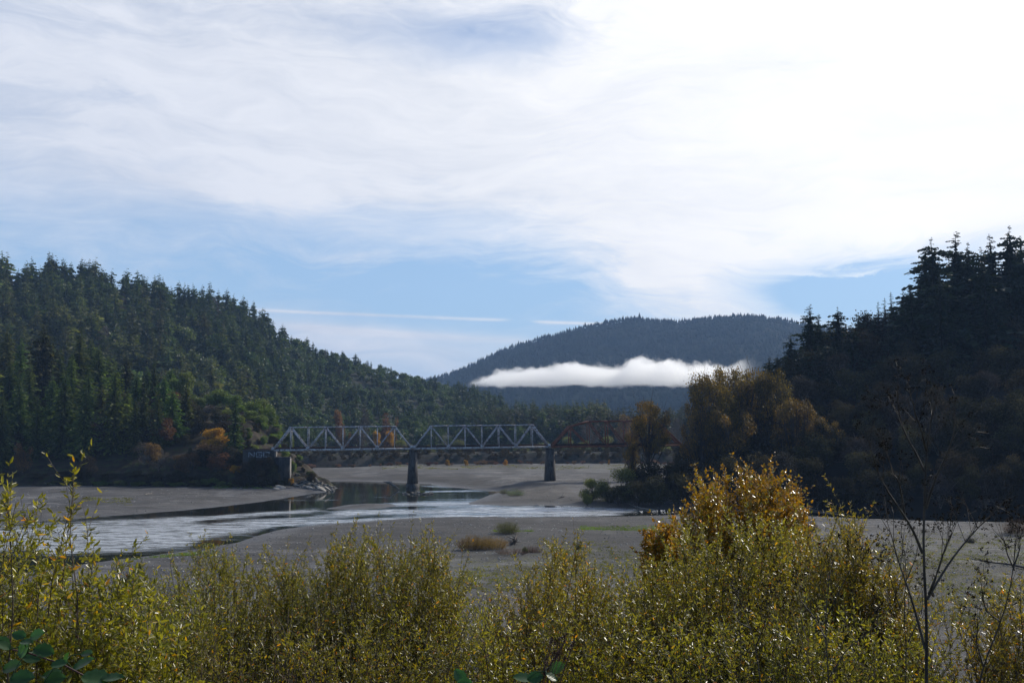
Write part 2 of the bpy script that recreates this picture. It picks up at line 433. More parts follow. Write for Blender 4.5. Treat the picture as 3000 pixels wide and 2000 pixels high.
M['hill'] = hill_mat('hillside soil under trees', (0.018, 0.022, 0.014), (0.035, 0.042, 0.024), (0.045, 0.040, 0.028))
M['hill_far'] = rough_mat('mountain slope', (0.010, 0.018, 0.018), (0.020, 0.030, 0.026), 0.012, 0.95, 0.8, (0.028, 0.032, 0.028), 0.6, spec=0.05, bscale=0.06)
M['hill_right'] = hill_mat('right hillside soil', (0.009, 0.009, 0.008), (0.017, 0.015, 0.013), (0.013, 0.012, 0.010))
M['bank'] = rough_mat('cut bank earth', (0.045, 0.042, 0.036), (0.09, 0.08, 0.066), 0.12, 0.95, 0.6, (0.03, 0.035, 0.018), 0.55, stretch=(1, 1, 0.6), spec=0.1, bscale=0.8)
M['cliff'] = rough_mat('eroded cliff', (0.020, 0.016, 0.012), (0.060, 0.045, 0.032), 0.14, 0.95, 1.0, (0.045, 0.055, 0.016), 0.56, spec=0.1, bscale=0.5)


def gravel_mat():
    m, nt, out = new_mat('river gravel')
    geo = nt.nodes.new('ShaderNodeNewGeometry')
    pos = geo.outputs['Position']
    big = noise(nt, pos, 0.02, 5, 0.6, 0.6); mid = noise(nt, pos, 0.16, 6, 0.65, 0.3); fine = noise(nt, pos, 2.2, 6, 0.75); peb = noise(nt, pos, 9.0, 3, 0.8)
    mp = nt.nodes.new('ShaderNodeMapping'); nt.links.new(pos, mp.inputs[0]); mp.inputs['Scale'].default_value = (0.35, 1.6, 1); mp.inputs['Rotation'].default_value = (0, 0, 0.12)
    streak = noise(nt, mp.outputs[0], 0.10, 7, 0.68, 1.2)
    col = mixc(nt, big.ss(0.35, 0.65), (0.066, 0.067, 0.073), (0.140, 0.137, 0.138))
    col = mixc(nt, mid.ss(0.48, 0.56) * 0.7, col, (0.042, 0.040, 0.040))
    col = mixc(nt, streak.ss(0.52, 0.60) * 0.6, col, (0.245, 0.230, 0.215))
    col = mixc(nt, streak.ss(0.46, 0.40) * 0.6, col, (0.055, 0.051, 0.048))
    col = mixc(nt, (fine - 0.5).abs().ss(0.02, 0.14) * 0.35, col, (0.25, 0.245, 0.24))
    col = mixc(nt, fine.ss(0.50, 0.40) * 0.5, col, (0.042, 0.040, 0.040))
    col = mixc(nt, peb.ss(0.60, 0.66) * 0.35, col, (0.32, 0.31, 0.30))
    sand = attr(nt, 'sand'); wet = attr(nt, 'wet'); veg = attr(nt, 'veg')
    col = mixc(nt, sand * mid.ss(0.3, 0.6), col, (0.23, 0.20, 0.165))
    col = mixc(nt, veg * (noise(nt, pos, 0.5, 7, 0.75).ss(0.46, 0.56)) * 0.8, col, (0.125, 0.125, 0.05))
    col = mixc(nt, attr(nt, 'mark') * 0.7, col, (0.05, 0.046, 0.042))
    col = mixc(nt, wet * 0.65, col, (0.055, 0.050, 0.046))
    p = nt.nodes.new('ShaderNodeBsdfPrincipled'); nt.links.new(col, p.inputs['Base Color'])
    nt.links.new((wet * -0.45 + 0.9).s, p.inputs['Roughness']); p.inputs['Specular IOR Level'].default_value = 0.25
    b = nt.nodes.new('ShaderNodeBump'); b.inputs['Strength'].default_value = 0.9; b.inputs['Distance'].default_value = 0.25
    nt.links.new((fine + peb * 0.5 + mid * 1.5).s, b.inputs['Height']); nt.links.new(b.outputs[0], p.inputs['Normal'])
    nt.links.new(p.outputs[0], out.inputs[0])
    return m


M['gravel'] = gravel_mat()
M['slope_soil'] = rough_mat('roadside slope soil', (0.05, 0.045, 0.03), (0.10, 0.09, 0.055), 0.6, 0.95, 0.6, (0.05, 0.07, 0.02), 0.5)


def water_mat():
    m, nt, out = new_mat('river water')
    geo = nt.nodes.new('ShaderNodeNewGeometry'); pos = geo.outputs['Position']
    rif = attr(nt, 'riffle')
    mp = nt.nodes.new('ShaderNodeMapping'); nt.links.new(pos, mp.inputs[0]); mp.inputs['Scale'].default_value = (0.30, 1.0, 1); mp.inputs['Rotation'].default_value = (0, 0, 0.10)
    st = noise(nt, mp.outputs[0], 0.09, 6, 0.65, 1.0)
    s2 = noise(nt, mp.outputs[0], 0.30, 5, 0.7, 0.6)
    k = (rif * 1.1 + (st - 0.5) * 2.2 + (s2 - 0.5) * 2.4 - 0.30).clamp()
    foam_glint = (rif.ss(0.25, 0.8) * (noise(nt, mp.outputs[0], 0.5, 7, 0.75, 0.8).ss(0.42, 0.62)) * 1.0 + k * 0.30).clamp()  # whitewater foam and sky glint on ripples, both put into the base colour
    w = noise(nt, mp.outputs[0], 1.4, 5, 0.7); w2 = noise(nt, pos, 0.45, 3, 0.6)
    b = nt.nodes.new('ShaderNodeBump'); b.inputs['Distance'].default_value = 0.5
    nt.links.new((k * 0.30 + 0.012).s, b.inputs['Strength']); nt.links.new((w + w2 * 0.6).s, b.inputs['Height'])
    p = nt.nodes.new('ShaderNodeBsdfPrincipled')
    nt.links.new(mixc(nt, foam_glint, (0.016, 0.017, 0.012), (0.62, 0.66, 0.70)), p.inputs['Base Color'])
    nt.links.new((k * 0.16 + 0.03).s, p.inputs['Roughness']); p.inputs['IOR'].default_value = 1.33
    nt.links.new(b.outputs[0], p.inputs['Normal']); nt.links.new(p.outputs[0], out.inputs[0])
    return m


M['water'] = water_mat()

# ------------------------------------------------------------------ ground and river
RIVER_PX = [(-1500, 1620), (-600, 1565), (0, 1535), (170, 1524), (357, 1509), (558, 1493), (670, 1481), (759, 1470), (848, 1456), (946, 1441), (992, 1429),
            (975, 1421), (955, 1409), (1027, 1408), (1131, 1411), (1194, 1414), (1257, 1417), (1303, 1425), (1395, 1434), (1452, 1440),
            (1456, 1444), (1418, 1454), (1383, 1468), (1370, 1477), (1475, 1481), (1571, 1479), (1705, 1482), (1800, 1487), (1900, 1492), (2100, 1497),
            (2400, 1500), (2700, 1508), (3000, 1516), (3800, 1545), (5200, 1600), (5200, 1640), (3800, 1565), (3000, 1531), (2558, 1519), (2379, 1511), (2200, 1509), (2000, 1508), (1911, 1509), (1781, 1513), (1571, 1514), (1341, 1514), (1226, 1516), (1150, 1521),
            (1000, 1532), (870, 1543), (803, 1557), (714, 1583), (647, 1596), (535, 1613), (437, 1626), (250, 1650), (0, 1690), (-900, 1800), (-1800, 1800)]
ISLAND_PX = [(947, 1491), (1027, 1477), (1087, 1473), (1146, 1476), (1170, 1481), (1117, 1488), (1027, 1491)]


def densify(poly, step):
    out = []
    for a, b in zip(poly, poly[1:] + poly[:1]):
        n = max(1, int(math.hypot(b[0] - a[0], b[1] - a[1]) / step))
        out += [(a[0] + (b[0] - a[0]) * i / n, a[1] + (b[1] - a[1]) * i / n) for i in range(n)]
    return out


def poly_sd(poly, X, Y):
    """signed distance, negative inside"""
    sh = X.shape; X = X.ravel(); Y = Y.ravel()
    d2 = np.full(X.shape, 1e18); inside = np.zeros(X.shape, bool)
    n = len(poly)
    for i in range(n):
        x0, y0 = poly[i][:2]; x1, y1 = poly[(i + 1) % n][:2]
        ex, ey = x1 - x0, y1 - y0; wx, wy = X - x0, Y - y0
        t = np.clip((wx * ex + wy * ey) / (ex * ex + ey * ey + 1e-12), 0, 1)
        d2 = np.minimum(d2, (wx - t * ex) ** 2 + (wy - t * ey) ** 2)
        c = ((y0 <= Y) & (y1 > Y)) | ((y1 <= Y) & (y0 > Y))
        if abs(ey) > 1e-12: inside ^= c & (X < x0 + (Y - y0) / ey * ex)
    d = np.sqrt(d2); return np.where(inside, -d, d).reshape(sh)


river_w = [G(*p)[:2] for p in densify(RIVER_PX, 60)]
island_w = [G(*p)[:2] for p in ISLAND_PX]


def river_sd(X, Y):
    X = np.asarray(X, float); Y = np.asarray(Y, float)
    a = poly_sd(river_w, X, Y); b = poly_sd(island_w, X, Y)
    wob = fbm(X * 0.08, Y * 0.08, 5, 4) * 5 * sstep(150, 300, Y)
    return np.maximum(a, -b) + wob


def ground_z(X, Y, sd=None):
    X = np.asarray(X, float); Y = np.asarray(Y, float)
    if sd is None: sd = river_sd(X, Y)
    farbar = sstep(395, 425, Y + 0 * X) * sstep(-110, -60, X)          # higher bar beyond the confluence
    out = 1.0 * sstep(0, 14, sd) + 0.5 * sstep(10, 60, sd)
    out = out + farbar * (1.5 * sstep(6, 26, sd + 8 * fbm(X * .03, Y * .03, 3)))
    out = out + fbm(X * 0.02, Y * 0.03, 11, 4) * 1.5 * sstep(4, 30, sd) + fbm(X * 0.2, Y * 0.2, 19, 3) * 0.35 * sstep(2, 10, sd)
    out = out + 0.25 * np.sin((Y + 0.25 * X) * 0.16 + 3 * fbm(X * .02, Y * .02, 8)) * sstep(15, 40, sd) * sstep(330, 260, Y)
    inn = -1.2 * sstep(0, 10, -sd)
    return np.where(sd > 0, out, inn)


def build_ground():
    nx, ny = 620, 620
    ys = 40 * (9000 / 40) ** (np.linspace(0, 1, ny) ** 1.0)
    ys = np.concatenate([np.geomspace(60, 140, 60), np.geomspace(141, 560, 380), np.geomspace(565, 12000, 120)]); ny = len(ys)
    u = np.linspace(-1, 1, nx); t = np.sign(u) * (np.abs(u) * 0.62 + np.abs(u) ** 5 * 1.4)
    X = t[None, :] * (ys[:, None] + 20); Y = np.repeat(ys[:, None], nx, 1)
    sd = river_sd(X, Y); Z = ground_z(X, Y, sd)
    V = np.stack([X, Y, Z], -1).reshape(-1, 3)
    i = np.arange(ny - 1)[:, None] * nx + np.arange(nx - 1)[None, :]
    F = np.stack([i, i + 1, i + nx + 1, i + nx], -1).reshape(-1, 4)
    wet = sstep(13, 1.0, sd + fbm(X * .3, Y * .3, 4) * 4)
    px, py = to_px(X, Y, Z)
    # pale sand on the inner bend and by the rocky point, weeds in a few drifts
    sand = np.exp(-((px - 1560) / 150) ** 2 - ((py - 1440) / 18) ** 2) + np.exp(-((px - 920) / 70) ** 2 - ((py - 1436) / 7) ** 2) + 0.9 * np.exp(-((px - 1500) / 300) ** 2 - ((py - 1770) / 40) ** 2) + 0.5 * np.exp(-((px - 1150) / 260) ** 2 - ((py - 1398) / 5) ** 2)
    veg = np.exp(-((px - 1600) / 350) ** 2 - ((py - 1660) / 60) ** 2) + np.exp(-((px - 2800) / 260) ** 2 - ((py - 1690) / 90) ** 2) + 0.9 * np.exp(-((py - 1368) / 6) ** 2) * sstep(1000, 1250, px) + np.exp(-((px - 1850) / 120) ** 2 - ((py - 1548) / 10) ** 2) + (Y > 690)
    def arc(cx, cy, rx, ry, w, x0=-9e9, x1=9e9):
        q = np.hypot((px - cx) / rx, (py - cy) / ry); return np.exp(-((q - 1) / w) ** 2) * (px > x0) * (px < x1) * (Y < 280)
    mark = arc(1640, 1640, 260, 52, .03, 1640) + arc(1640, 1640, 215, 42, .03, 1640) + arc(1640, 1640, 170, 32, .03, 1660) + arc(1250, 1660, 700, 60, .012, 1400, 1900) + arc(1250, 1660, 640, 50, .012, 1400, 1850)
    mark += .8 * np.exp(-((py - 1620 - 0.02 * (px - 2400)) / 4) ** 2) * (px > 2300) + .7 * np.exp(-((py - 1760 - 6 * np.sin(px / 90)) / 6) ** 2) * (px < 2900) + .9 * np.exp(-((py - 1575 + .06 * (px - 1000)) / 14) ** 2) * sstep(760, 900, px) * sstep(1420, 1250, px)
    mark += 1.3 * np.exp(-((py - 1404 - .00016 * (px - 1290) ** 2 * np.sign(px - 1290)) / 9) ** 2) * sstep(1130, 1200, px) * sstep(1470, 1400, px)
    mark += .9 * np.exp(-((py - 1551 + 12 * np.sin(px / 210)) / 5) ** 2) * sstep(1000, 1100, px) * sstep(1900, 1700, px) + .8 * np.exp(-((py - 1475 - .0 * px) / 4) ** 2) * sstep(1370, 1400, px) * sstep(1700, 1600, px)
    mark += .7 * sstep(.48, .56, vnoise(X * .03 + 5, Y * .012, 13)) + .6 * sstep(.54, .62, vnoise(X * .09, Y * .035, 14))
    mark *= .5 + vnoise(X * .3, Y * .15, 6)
    # beyond the water on the near left bank the trees' floor is dark
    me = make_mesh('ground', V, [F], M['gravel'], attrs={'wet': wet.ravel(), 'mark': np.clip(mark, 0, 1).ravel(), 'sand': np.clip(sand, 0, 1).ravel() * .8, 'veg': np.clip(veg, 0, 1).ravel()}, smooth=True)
    obj('ground', me, kind='structure')
    # river sheet
    ysr = np.geomspace(95, 640, 240); u = np.linspace(-1.1, 1.3, 300)
    X = u[None, :] * (ysr[:, None] + 30); Y = np.repeat(ysr[:, None], 300, 1)
    px, py = to_px(X, Y, 0 * X)
    rif = np.zeros_like(X)
    def band(x0, y0, x1, y1, w, g):
        t = np.clip((px - x0) / (x1 - x0), 0, 1); yy = y0 + (y1 - y0) * t
        return g * np.exp(-((py - yy) / w) ** 2) * sstep(x0 - 60, x0 + 30, px) * sstep(x1 + 60, x1 - 30, px)
    rif += band(-2000, 1640, 560, 1560, 46, 1.1) + band(150, 1600, 760, 1540, 26, 0.8)
    rif += band(170, 1545, 930, 1494, 6, 0.9) + band(300, 1570, 1050, 1504, 8, 0.7)
    rif += band(700, 1540, 1330, 1514, 8, 1.0) + band(1000, 1500, 1800, 1494, 9, 1.0)
    rif += band(1150, 1478, 1420, 1474, 9, 1.0) + band(1330, 1512, 1800, 1508, 4, 1.0)
    rif += band(1240, 1440, 1400, 1437, 2.5, 0.9) + band(1230, 1424, 1330, 1426, 2.5, 0.7) + band(870, 1466, 1010, 1463, 1.5, .5)
    rif += band(1400, 1492, 1850, 1496, 8, 0.9)
    rif -= band(1170, 1486, 1240, 1484, 3, 0.6)
    V = np.stack([X, Y, 0 * X], -1).reshape(-1, 3); nx = 300; ny = 240
    i = np.arange(ny - 1)[:, None] * nx + np.arange(nx - 1)[None, :]
    F = np.stack([i, i + 1, i + nx + 1, i + nx], -1).reshape(-1, 4)
    obj('river', make_mesh('river', V, [F], M['water'], attrs={'riffle': np.clip(rif, 0, 1).ravel()}, smooth=True), kind='structure')


build_ground()


def slope_z(X, Y):
    """roadside embankment the photographer stands on"""
    prof = np.interp(Y, [-30, 1.5, 6, 14, 25, 45, 70, 90], [25.3, 25.2, 23.3, 20.0, 14.5, 6.0, 1.2, -0.5])
    return prof + fbm(np.asarray(X) * .3, np.asarray(Y) * .3, 21, 3) * 0.7


xs = np.linspace(-140, 140, 160); ysl = np.linspace(-30, 90, 100); XX, YY = np.meshgrid(xs, ysl)
i = np.arange(99)[:, None] * 160 + np.arange(159)[None, :]
obj('embankment', make_mesh('embankment', np.stack([XX, YY, slope_z(XX, YY)], -1).reshape(-1, 3), [np.stack([i, i + 1, i + 161, i + 160], -1).reshape(-1, 4)], M['slope_soil'], smooth=True), kind='structure')


class Loft:
    """hill between a foot line and a ridge line given at stations, with a back slope"""
    def __init__(s, st, expo=0.9, rough=4.0, nscale=0.01, seed=1, lift=0):
        # station: (px, footY, footz, ridge_py, ridgeY)
        st = sorted(st); s.px = np.array([a[0] for a in st], float)
        s.fy = np.array([a[1] for a in st], float); s.fz = np.array([a[2] for a in st], float)
        s.rp = np.array([P(a[0], a[3] + lift, a[4]) for a in st]); s.expo = expo; s.rough = rough; s.ns = nscale; s.seed = seed
    def at(s, px, t):
        px = np.asarray(px, float); t = np.asarray(t, float)
        fy = np.interp(px, s.px, s.fy); fz = np.interp(px, s.px, s.fz)
        ry = np.interp(px, s.px, s.rp[:, 1]); rz = np.interp(px, s.px, s.rp[:, 2])
        tt = np.clip(t, 0, 1)
        Y = fy + (ry - fy) * t
        X = (px - 1500) / 3000 / math.cos(PITCH) * Y
        Z = fz + (rz - fz) * (tt ** s.expo)
        Z = np.where(t > 1, rz - (t - 1) * (rz - fz) * 0.9, Z)
        env = np.clip(np.minimum(tt * 5, 1), 0, 1) * (1 - .8 * np.exp(-((t - 1) / .12) ** 2) if s.rough > 100 else 1)
        Z = Z + fbm(X * s.ns, Y * s.ns, s.seed, 5) * s.rough * env
        if s.ns == .03: Z = Z + (np.abs(fbm(X * .16, Y * .10, 91, 5)) * -8 + 1.4) * env * sstep(600, 860, px) * sstep(1.3, .9, t)
        return X, Y, Z
    def build(s, name, mat, nx=160, nt=60, kind='structure', tmax=2.2, **pr):
        pxs = np.linspace(s.px[0], s.px[-1], nx); ts = np.linspace(-0.03, tmax, nt)
        Pg, Tg = np.meshgrid(pxs, ts); X, Y, Z = s.at(Pg, Tg)
        Z = np.where(Tg < 0, Z - 3, Z)
        i = np.arange(nt - 1)[:, None] * nx + np.arange(nx - 1)[None, :]
        F = np.stack([i, i + 1, i + nx + 1, i + nx], -1).reshape(-1, 4)
        return obj(name, make_mesh(name, np.stack([X, Y, Z], -1).reshape(-1, 3), [F], mat, smooth=True), kind=kind, **pr)


H_MAIN = Loft([(-900, 650, 3, 880, 1000), (-400, 660, 3, 830, 1000), (0, 680, 3, 858, 1050), (200, 690, 3, 855, 1090), (330, 700, 3, 880, 1120), (480, 720, 3, 905, 1170), (600, 740, 3, 915, 1220),
               (700, 760, 3, 938, 1260), (775, 790, 3, 972, 1290), (805, 790, 3, 1005, 1300), (900, 840, 3, 1032, 1350), (1080, 880, 3, 1075, 1420), (1180, 890, 3, 1100, 1450), (1320, 900, 3, 1150, 1480),
               (1400, 910, 3, 1185, 1450), (1500, 920, 3, 1225, 1380), (1620, 930, 3, 1262, 1300), (1800, 930, 3, 1275, 1250)], 0.95, 22, 0.006, 3, 14)
H_MAIN.build('hill', M['hill'], 200, 70)
H_NEAR = Loft([(-900, 430, 1.5, 1150, 640), (-300, 436, 1.5, 1170, 620), (0, 440, 1.5, 1185, 610), (300, 442, 1.5, 1190, 590), (560, 444, 1.5, 1180, 560), (650, 444, 1.5, 1190, 545), (740, 446, 1.5, 1215, 530),
               (780, 449, 2.0, 1250, 520), (815, 450, 2.0, 1290, 510), (850, 448, 1.5, 1322, 500), (890, 446, 1.0, 1352, 490), (930, 442, 0.8, 1385, 480), (970, 438, 0.3, 1412, 462), (1000, 436, -1.5, 1440, 455)], 0.62, 5, 0.03, 9)
H_NEAR.build('bluff', M['cliff'], 260, 70, tmax=2.5)
H_RIGHT = Loft([(1930, 372, 1.5, 1400, 430), (2050, 352, 1.2, 1330, 440), (2200, 345, 1.0, 1210, 460), (2350, 335, 0.8, 1120, 475), (2500, 322, .6, 1060, 490), (2700, 312, .5, 1010, 500), (3000, 304, .4, 985, 500), (3500, 285, .4, 960, 480), (4300, 250, .4, 1020, 440)], 0.8, 6, 0.02, 31)
H_RIGHT.build('hill', M['hill_right'], 200, 60)
H_MTN = Loft([(500, 2300, 8, 1215, 3800), (900, 2300, 8, 1200, 3900), (1200, 2300, 8, 1130, 4000), (1320, 2300, 8, 1096, 4000), (1400, 2300, 8, 1062, 4000), (1500, 2300, 8, 1020, 4000), (1600, 2300, 8, 990, 4000), (1700, 2300, 8, 962, 4000), (1800, 2300, 8, 944, 4000),
              (1870, 2300, 8, 938, 4000), (2000, 2300, 8, 944, 4000), (2100, 2300, 8, 932, 4000), (2200, 2300, 8, 927, 4000), (2280, 2300, 8, 934, 4000), (2350, 2300, 8, 951, 4000), (2480, 2300, 8, 968, 4050), (2650, 2300, 8, 985, 4100), (3300, 2300, 8, 1010, 4100), (4200, 2300, 8, 1100, 4000)], 1.1, 120, 0.0026, 77)
H_MTN.build('mountain', M['hill_far'], 300, 90, tmax=1.6)
# dark cut bank below the far forest
H_BANK = Loft([(700, 628, 2.0, 1328, 645), (900, 636, 2.0, 1324, 655), (1200, 655, 2.0, 1320, 675), (1500, 672, 2.0, 1318, 694), (1800, 680, 2.0, 1318, 702), (2200, 680, 2.0, 1320, 702), (3200, 680, 2.0, 1322, 702)], 0.35, 1.5, 0.05, 5)
H_BANK.build('river_bank', M['bank'], 260, 24, tmax=9.0)


# ------------------------------------------------------------------ tree prototypes
def conifer_geo(h=1.0, r=0.2, levels=26, nbr=6, ncard=3, seed=0, dens=1.0, droop=0.35, ragged=0.25, bare=0.1, cw=1.0, core=40, pw=0.75):
    g = np.random.default_rng(seed)
    C, A, B = [], [], []
    for k in range(levels):
        tl_ = (k + g.uniform(-.3, .3)) / levels
        lean = g.uniform(0, 6.28)
        t = min(max(tl_, 0), .985)
        z = h * (bare + (1 - bare) * t)
        env = (1 - t) ** pw * min(1, ((1 - t) / .22)) ** .45 * (0.65 + 0.35 * min(1, t * 6)) * (1 + ragged * (g.random() - .5) * 2)
        L0 = r * env * 1.05 + 0.003 * h
        ph = g.uniform(0, 6.28)
        for j in range(nbr):
            if g.random() > dens: continue
            tb = min(max(tl_ + g.uniform(-.9, .9) / levels, 0), .99); z = h * (bare + (1 - bare) * tb)
            a = ph + j * 6.283 / nbr + g.uniform(-.35, .35); L = L0 * g.uniform(0.5, 1.15) * (1 + ragged * .5 * math.cos(a - lean))
            d = np.array([math.cos(a), math.sin(a), 0]); pp = np.array([-math.sin(a), math.cos(a), 0])
            dr = droop * (1 - t * 0.9) + g.uniform(-.1, .12)
            for c in range(ncard):
                s0 = c / ncard * 0.85 + 0.06
                p = d * L * s0 + np.array([0, 0, z - dr * L * s0 ** 1.5 + L * 0.04])
                ln = L * (1.25 / ncard + 0.12) * g.uniform(.8, 1.25)
                ax = d * ln + pp * ln * g.uniform(-.35, .35); ax[2] -= dr * ln * g.uniform(.3, 1.3)
                w = (L * 0.42 * (1 - s0 * 0.5) + 0.008 * h) * g.uniform(.7, 1.2) * cw
                th = g.uniform(-1.25, 1.25)
                C.append(p); A.append(ax); B.append((pp * math.cos(th) + np.array([0, 0, 1]) * math.sin(th)) * w)
    for k in range(core):
        t = g.uniform(0.0, 0.90); z = h * (bare + (1 - bare) * t); a = g.uniform(0, 6.28); w = r * (1 - t) ** pw * 0.7 * min(1, (1 - t) / .3)
        d = np.array([math.cos(a), math.sin(a), 0])
        C.append(np.array([0, 0, z]) - d * w * .5); A.append(d * w + np.array([0, 0, g.uniform(-.3, .1) * w])); B.append(np.array([0, 0, 1.0]) * w * g.uniform(.6, 1.1))
    V, F = diamonds(np.array(C), np.array(A), np.array(B))
    tz = np.linspace(0, 0.97, 6) * h
    tv, tf = tubes([np.stack([0 * tz, 0 * tz, tz], 1)], [np.linspace(0.014, 0.001, 6) * h], 6)
    return (V, F), (tv, tf)


def broad_geo(h, r, n, card, lobes=10, seed=0, bottom=0.3, sparse=0.0, limbs=True, flat=1.0, shell=0.55, trunkr=0.02, ls=(0.26, 0.48)):
    g = np.random.default_rng(seed)
    cz = h * (bottom + (1 - bottom) * 0.5); rz = h * (1 - bottom) * 0.5
    L = []
    for k in range(lobes):
        a = g.uniform(0, 6.28); q = math.sqrt(g.random()); zz = g.uniform(-0.85, 0.9)
        rr = math.sqrt(max(0, 1 - zz * zz))
        s = g.uniform(*ls)
        L.append((math.cos(a) * q * rr * (r - s * r * .7), math.sin(a) * q * rr * (r - s * r * .7), cz + zz * (rz - s * rz * .6), s))
    L = np.array(L); wts = L[:, 3] ** 2; wts /= wts.sum()
    idx = g.choice(lobes, n, p=wts)
    v = g.normal(size=(n, 3)); v /= np.linalg.norm(v, axis=1, keepdims=True)
    rad = (shell + (1 - shell) * g.random(n)) * (1 + 0.18 * g.normal(size=n) * (g.random(n) < .3)); rad = np.where(g.random(n) < 0.25, g.random(n), rad)
    C = L[idx, :3] + v * (rad * L[idx, 3])[:, None] * np.array([r, r, rz * flat])
    a = g.normal(size=(n, 3)); a /= np.linalg.norm(a, axis=1, keepdims=True); b = np.cross(a, g.normal(size=(n, 3))); b /= np.linalg.norm(b, axis=1, keepdims=True)
    sz = card * g.uniform(.6, 1.3, (n, 1))
    V, F = diamonds(C, a * sz, b * sz * 0.8)
    paths = []; rads = []
    top = np.array([0, 0, h * (bottom + .25)])
    k = 6; s = np.linspace(0, 1, k)[:, None]
    paths.append(s * np.array([g.uniform(-.05, .05) * r, 0, h * 0.85])); rads.append(np.linspace(trunkr, trunkr * .3, k) * h)
    if limbs:
        for l in L:
            st = np.array([0, 0, h * g.uniform(bottom * .5, bottom + .2)]); en = l[:3]
            mid = (st + en) / 2 + np.array([0, 0, -0.05 * h]) + g.normal(size=3) * 0.03 * h
            pth = (1 - s) ** 2 * st + 2 * s * (1 - s) * mid + s * s * en
            paths.append(pth); rads.append(np.linspace(trunkr * .55, trunkr * .12, k) * h)
            for q in range(3):
                e2 = en + g.normal(size=3) * l[3] * r * 0.8; st2 = pth[3 + q % 2]
                paths.append(st2 + (e2 - st2) * s + np.array([0, 0, .02 * h]) * np.sin(s * 3.14)); rads.append(np.linspace(trunkr * .25, trunkr * .06, k) * h)
    tv, tf = tubes(np.array(paths), np.array(rads), 5)
    return (V, F), (tv, tf)


class Proto:
    def __init__(s, geo, mat, tmat, name):
        s.crown, s.trunk = geo; s.mat = mat; s.tmat = tmat
        s.cm = make_mesh(name + '_crown', s.crown[0], [s.crown[1]], mat); s.tm = make_mesh(name + '_trunk', s.trunk[0], [s.trunk[1]], tmat, smooth=True)
    def place(s, name, loc, scale, label, category='tree', group=None, rot=None, crown='crown', trunk='trunk'):
        if np.isscalar(scale): scale = (scale, scale, scale)
        r = thing(name, label, category, group, loc, (random.uniform(-.02, .02), random.uniform(-.02, .02), rot if rot is not None else random.uniform(0, 6.28)), [float(v) for v in scale])
        obj(crown, s.cm, r); obj(trunk, s.tm, r)
        return r


# unit height prototypes
CON = [Proto(conifer_geo(1, rr, lv, 7, 3, sd, .95, .35, rg, .05, 1.1, 60, .62), M['conifer'], M['bark'], 'hill_conifer') for rr, lv, sd, rg in
       [(.21, 22, 1, .25), (.17, 24, 2, .3), (.26, 18, 3, .35), (.20, 20, 4, .45), (.30, 16, 5, .4), (.23, 24, 6, .25)]]
RED = [Proto(conifer_geo(1, rr, lv, 9, 8, sd, .94, .42, rg, .04, 0.62, 260, .62), M['redwood'], M['bark'], 'redwood') for rr, lv, sd, rg in
       [(.20, 58, 11, .3), (.165, 64, 12, .3), (.23, 54, 13, .35), (.18, 60, 14, .3)]]
RDK = [Proto(conifer_geo(1, rr, lv, 8, 8, sd, 86 / 100, .38, rg, ba, 0.75, 200, pw), M['redwood_shaded'], M['bark'], 'dark_redwood') for rr, lv, sd, rg, ba, pw in
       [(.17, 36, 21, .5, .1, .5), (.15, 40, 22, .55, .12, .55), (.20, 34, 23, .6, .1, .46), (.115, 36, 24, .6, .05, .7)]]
OAK = [Proto(broad_geo(1, .5, 1300, .075, 9, sd, .15, flat=1.1), M['oak'], M['bark'], 'hill_oak') for sd in (31, 32, 33)]
BAY = [Proto(broad_geo(1, .55, 5200, .045, 12, sd, .12), M['bay'], M['bark'], 'bay') for sd in (41, 42, 43)]

hidden_pts = []


def surface_tree_pts(loft, n, p0, p1, t0, t1, seed):
    g = np.random.default_rng(seed)
    px = g.uniform(p0, p1, n); t = g.uniform(t0, t1, n) ; X, Y, Z = loft.at(px, t)
    return px, t, X, Y, Z


def merge_proto(items, use='crown'):
    """items: (V,F) , loc, scale xyz, rot"""
    Vs, Fs, n = [], [], 0
    for (V, F), loc, sc_, a in items:
        c, s_ = math.cos(a), math.sin(a)
        W = V * np.array([sc_[0], sc_[1], sc_[2]]); W = np.stack([W[:, 0] * c - W[:, 1] * s_, W[:, 0] * s_ + W[:, 1] * c, W[:, 2]], 1) + loc
        Vs.append(W); Fs.append(F + n); n += len(W)
    return np.concatenate(Vs), np.concatenate(Fs)


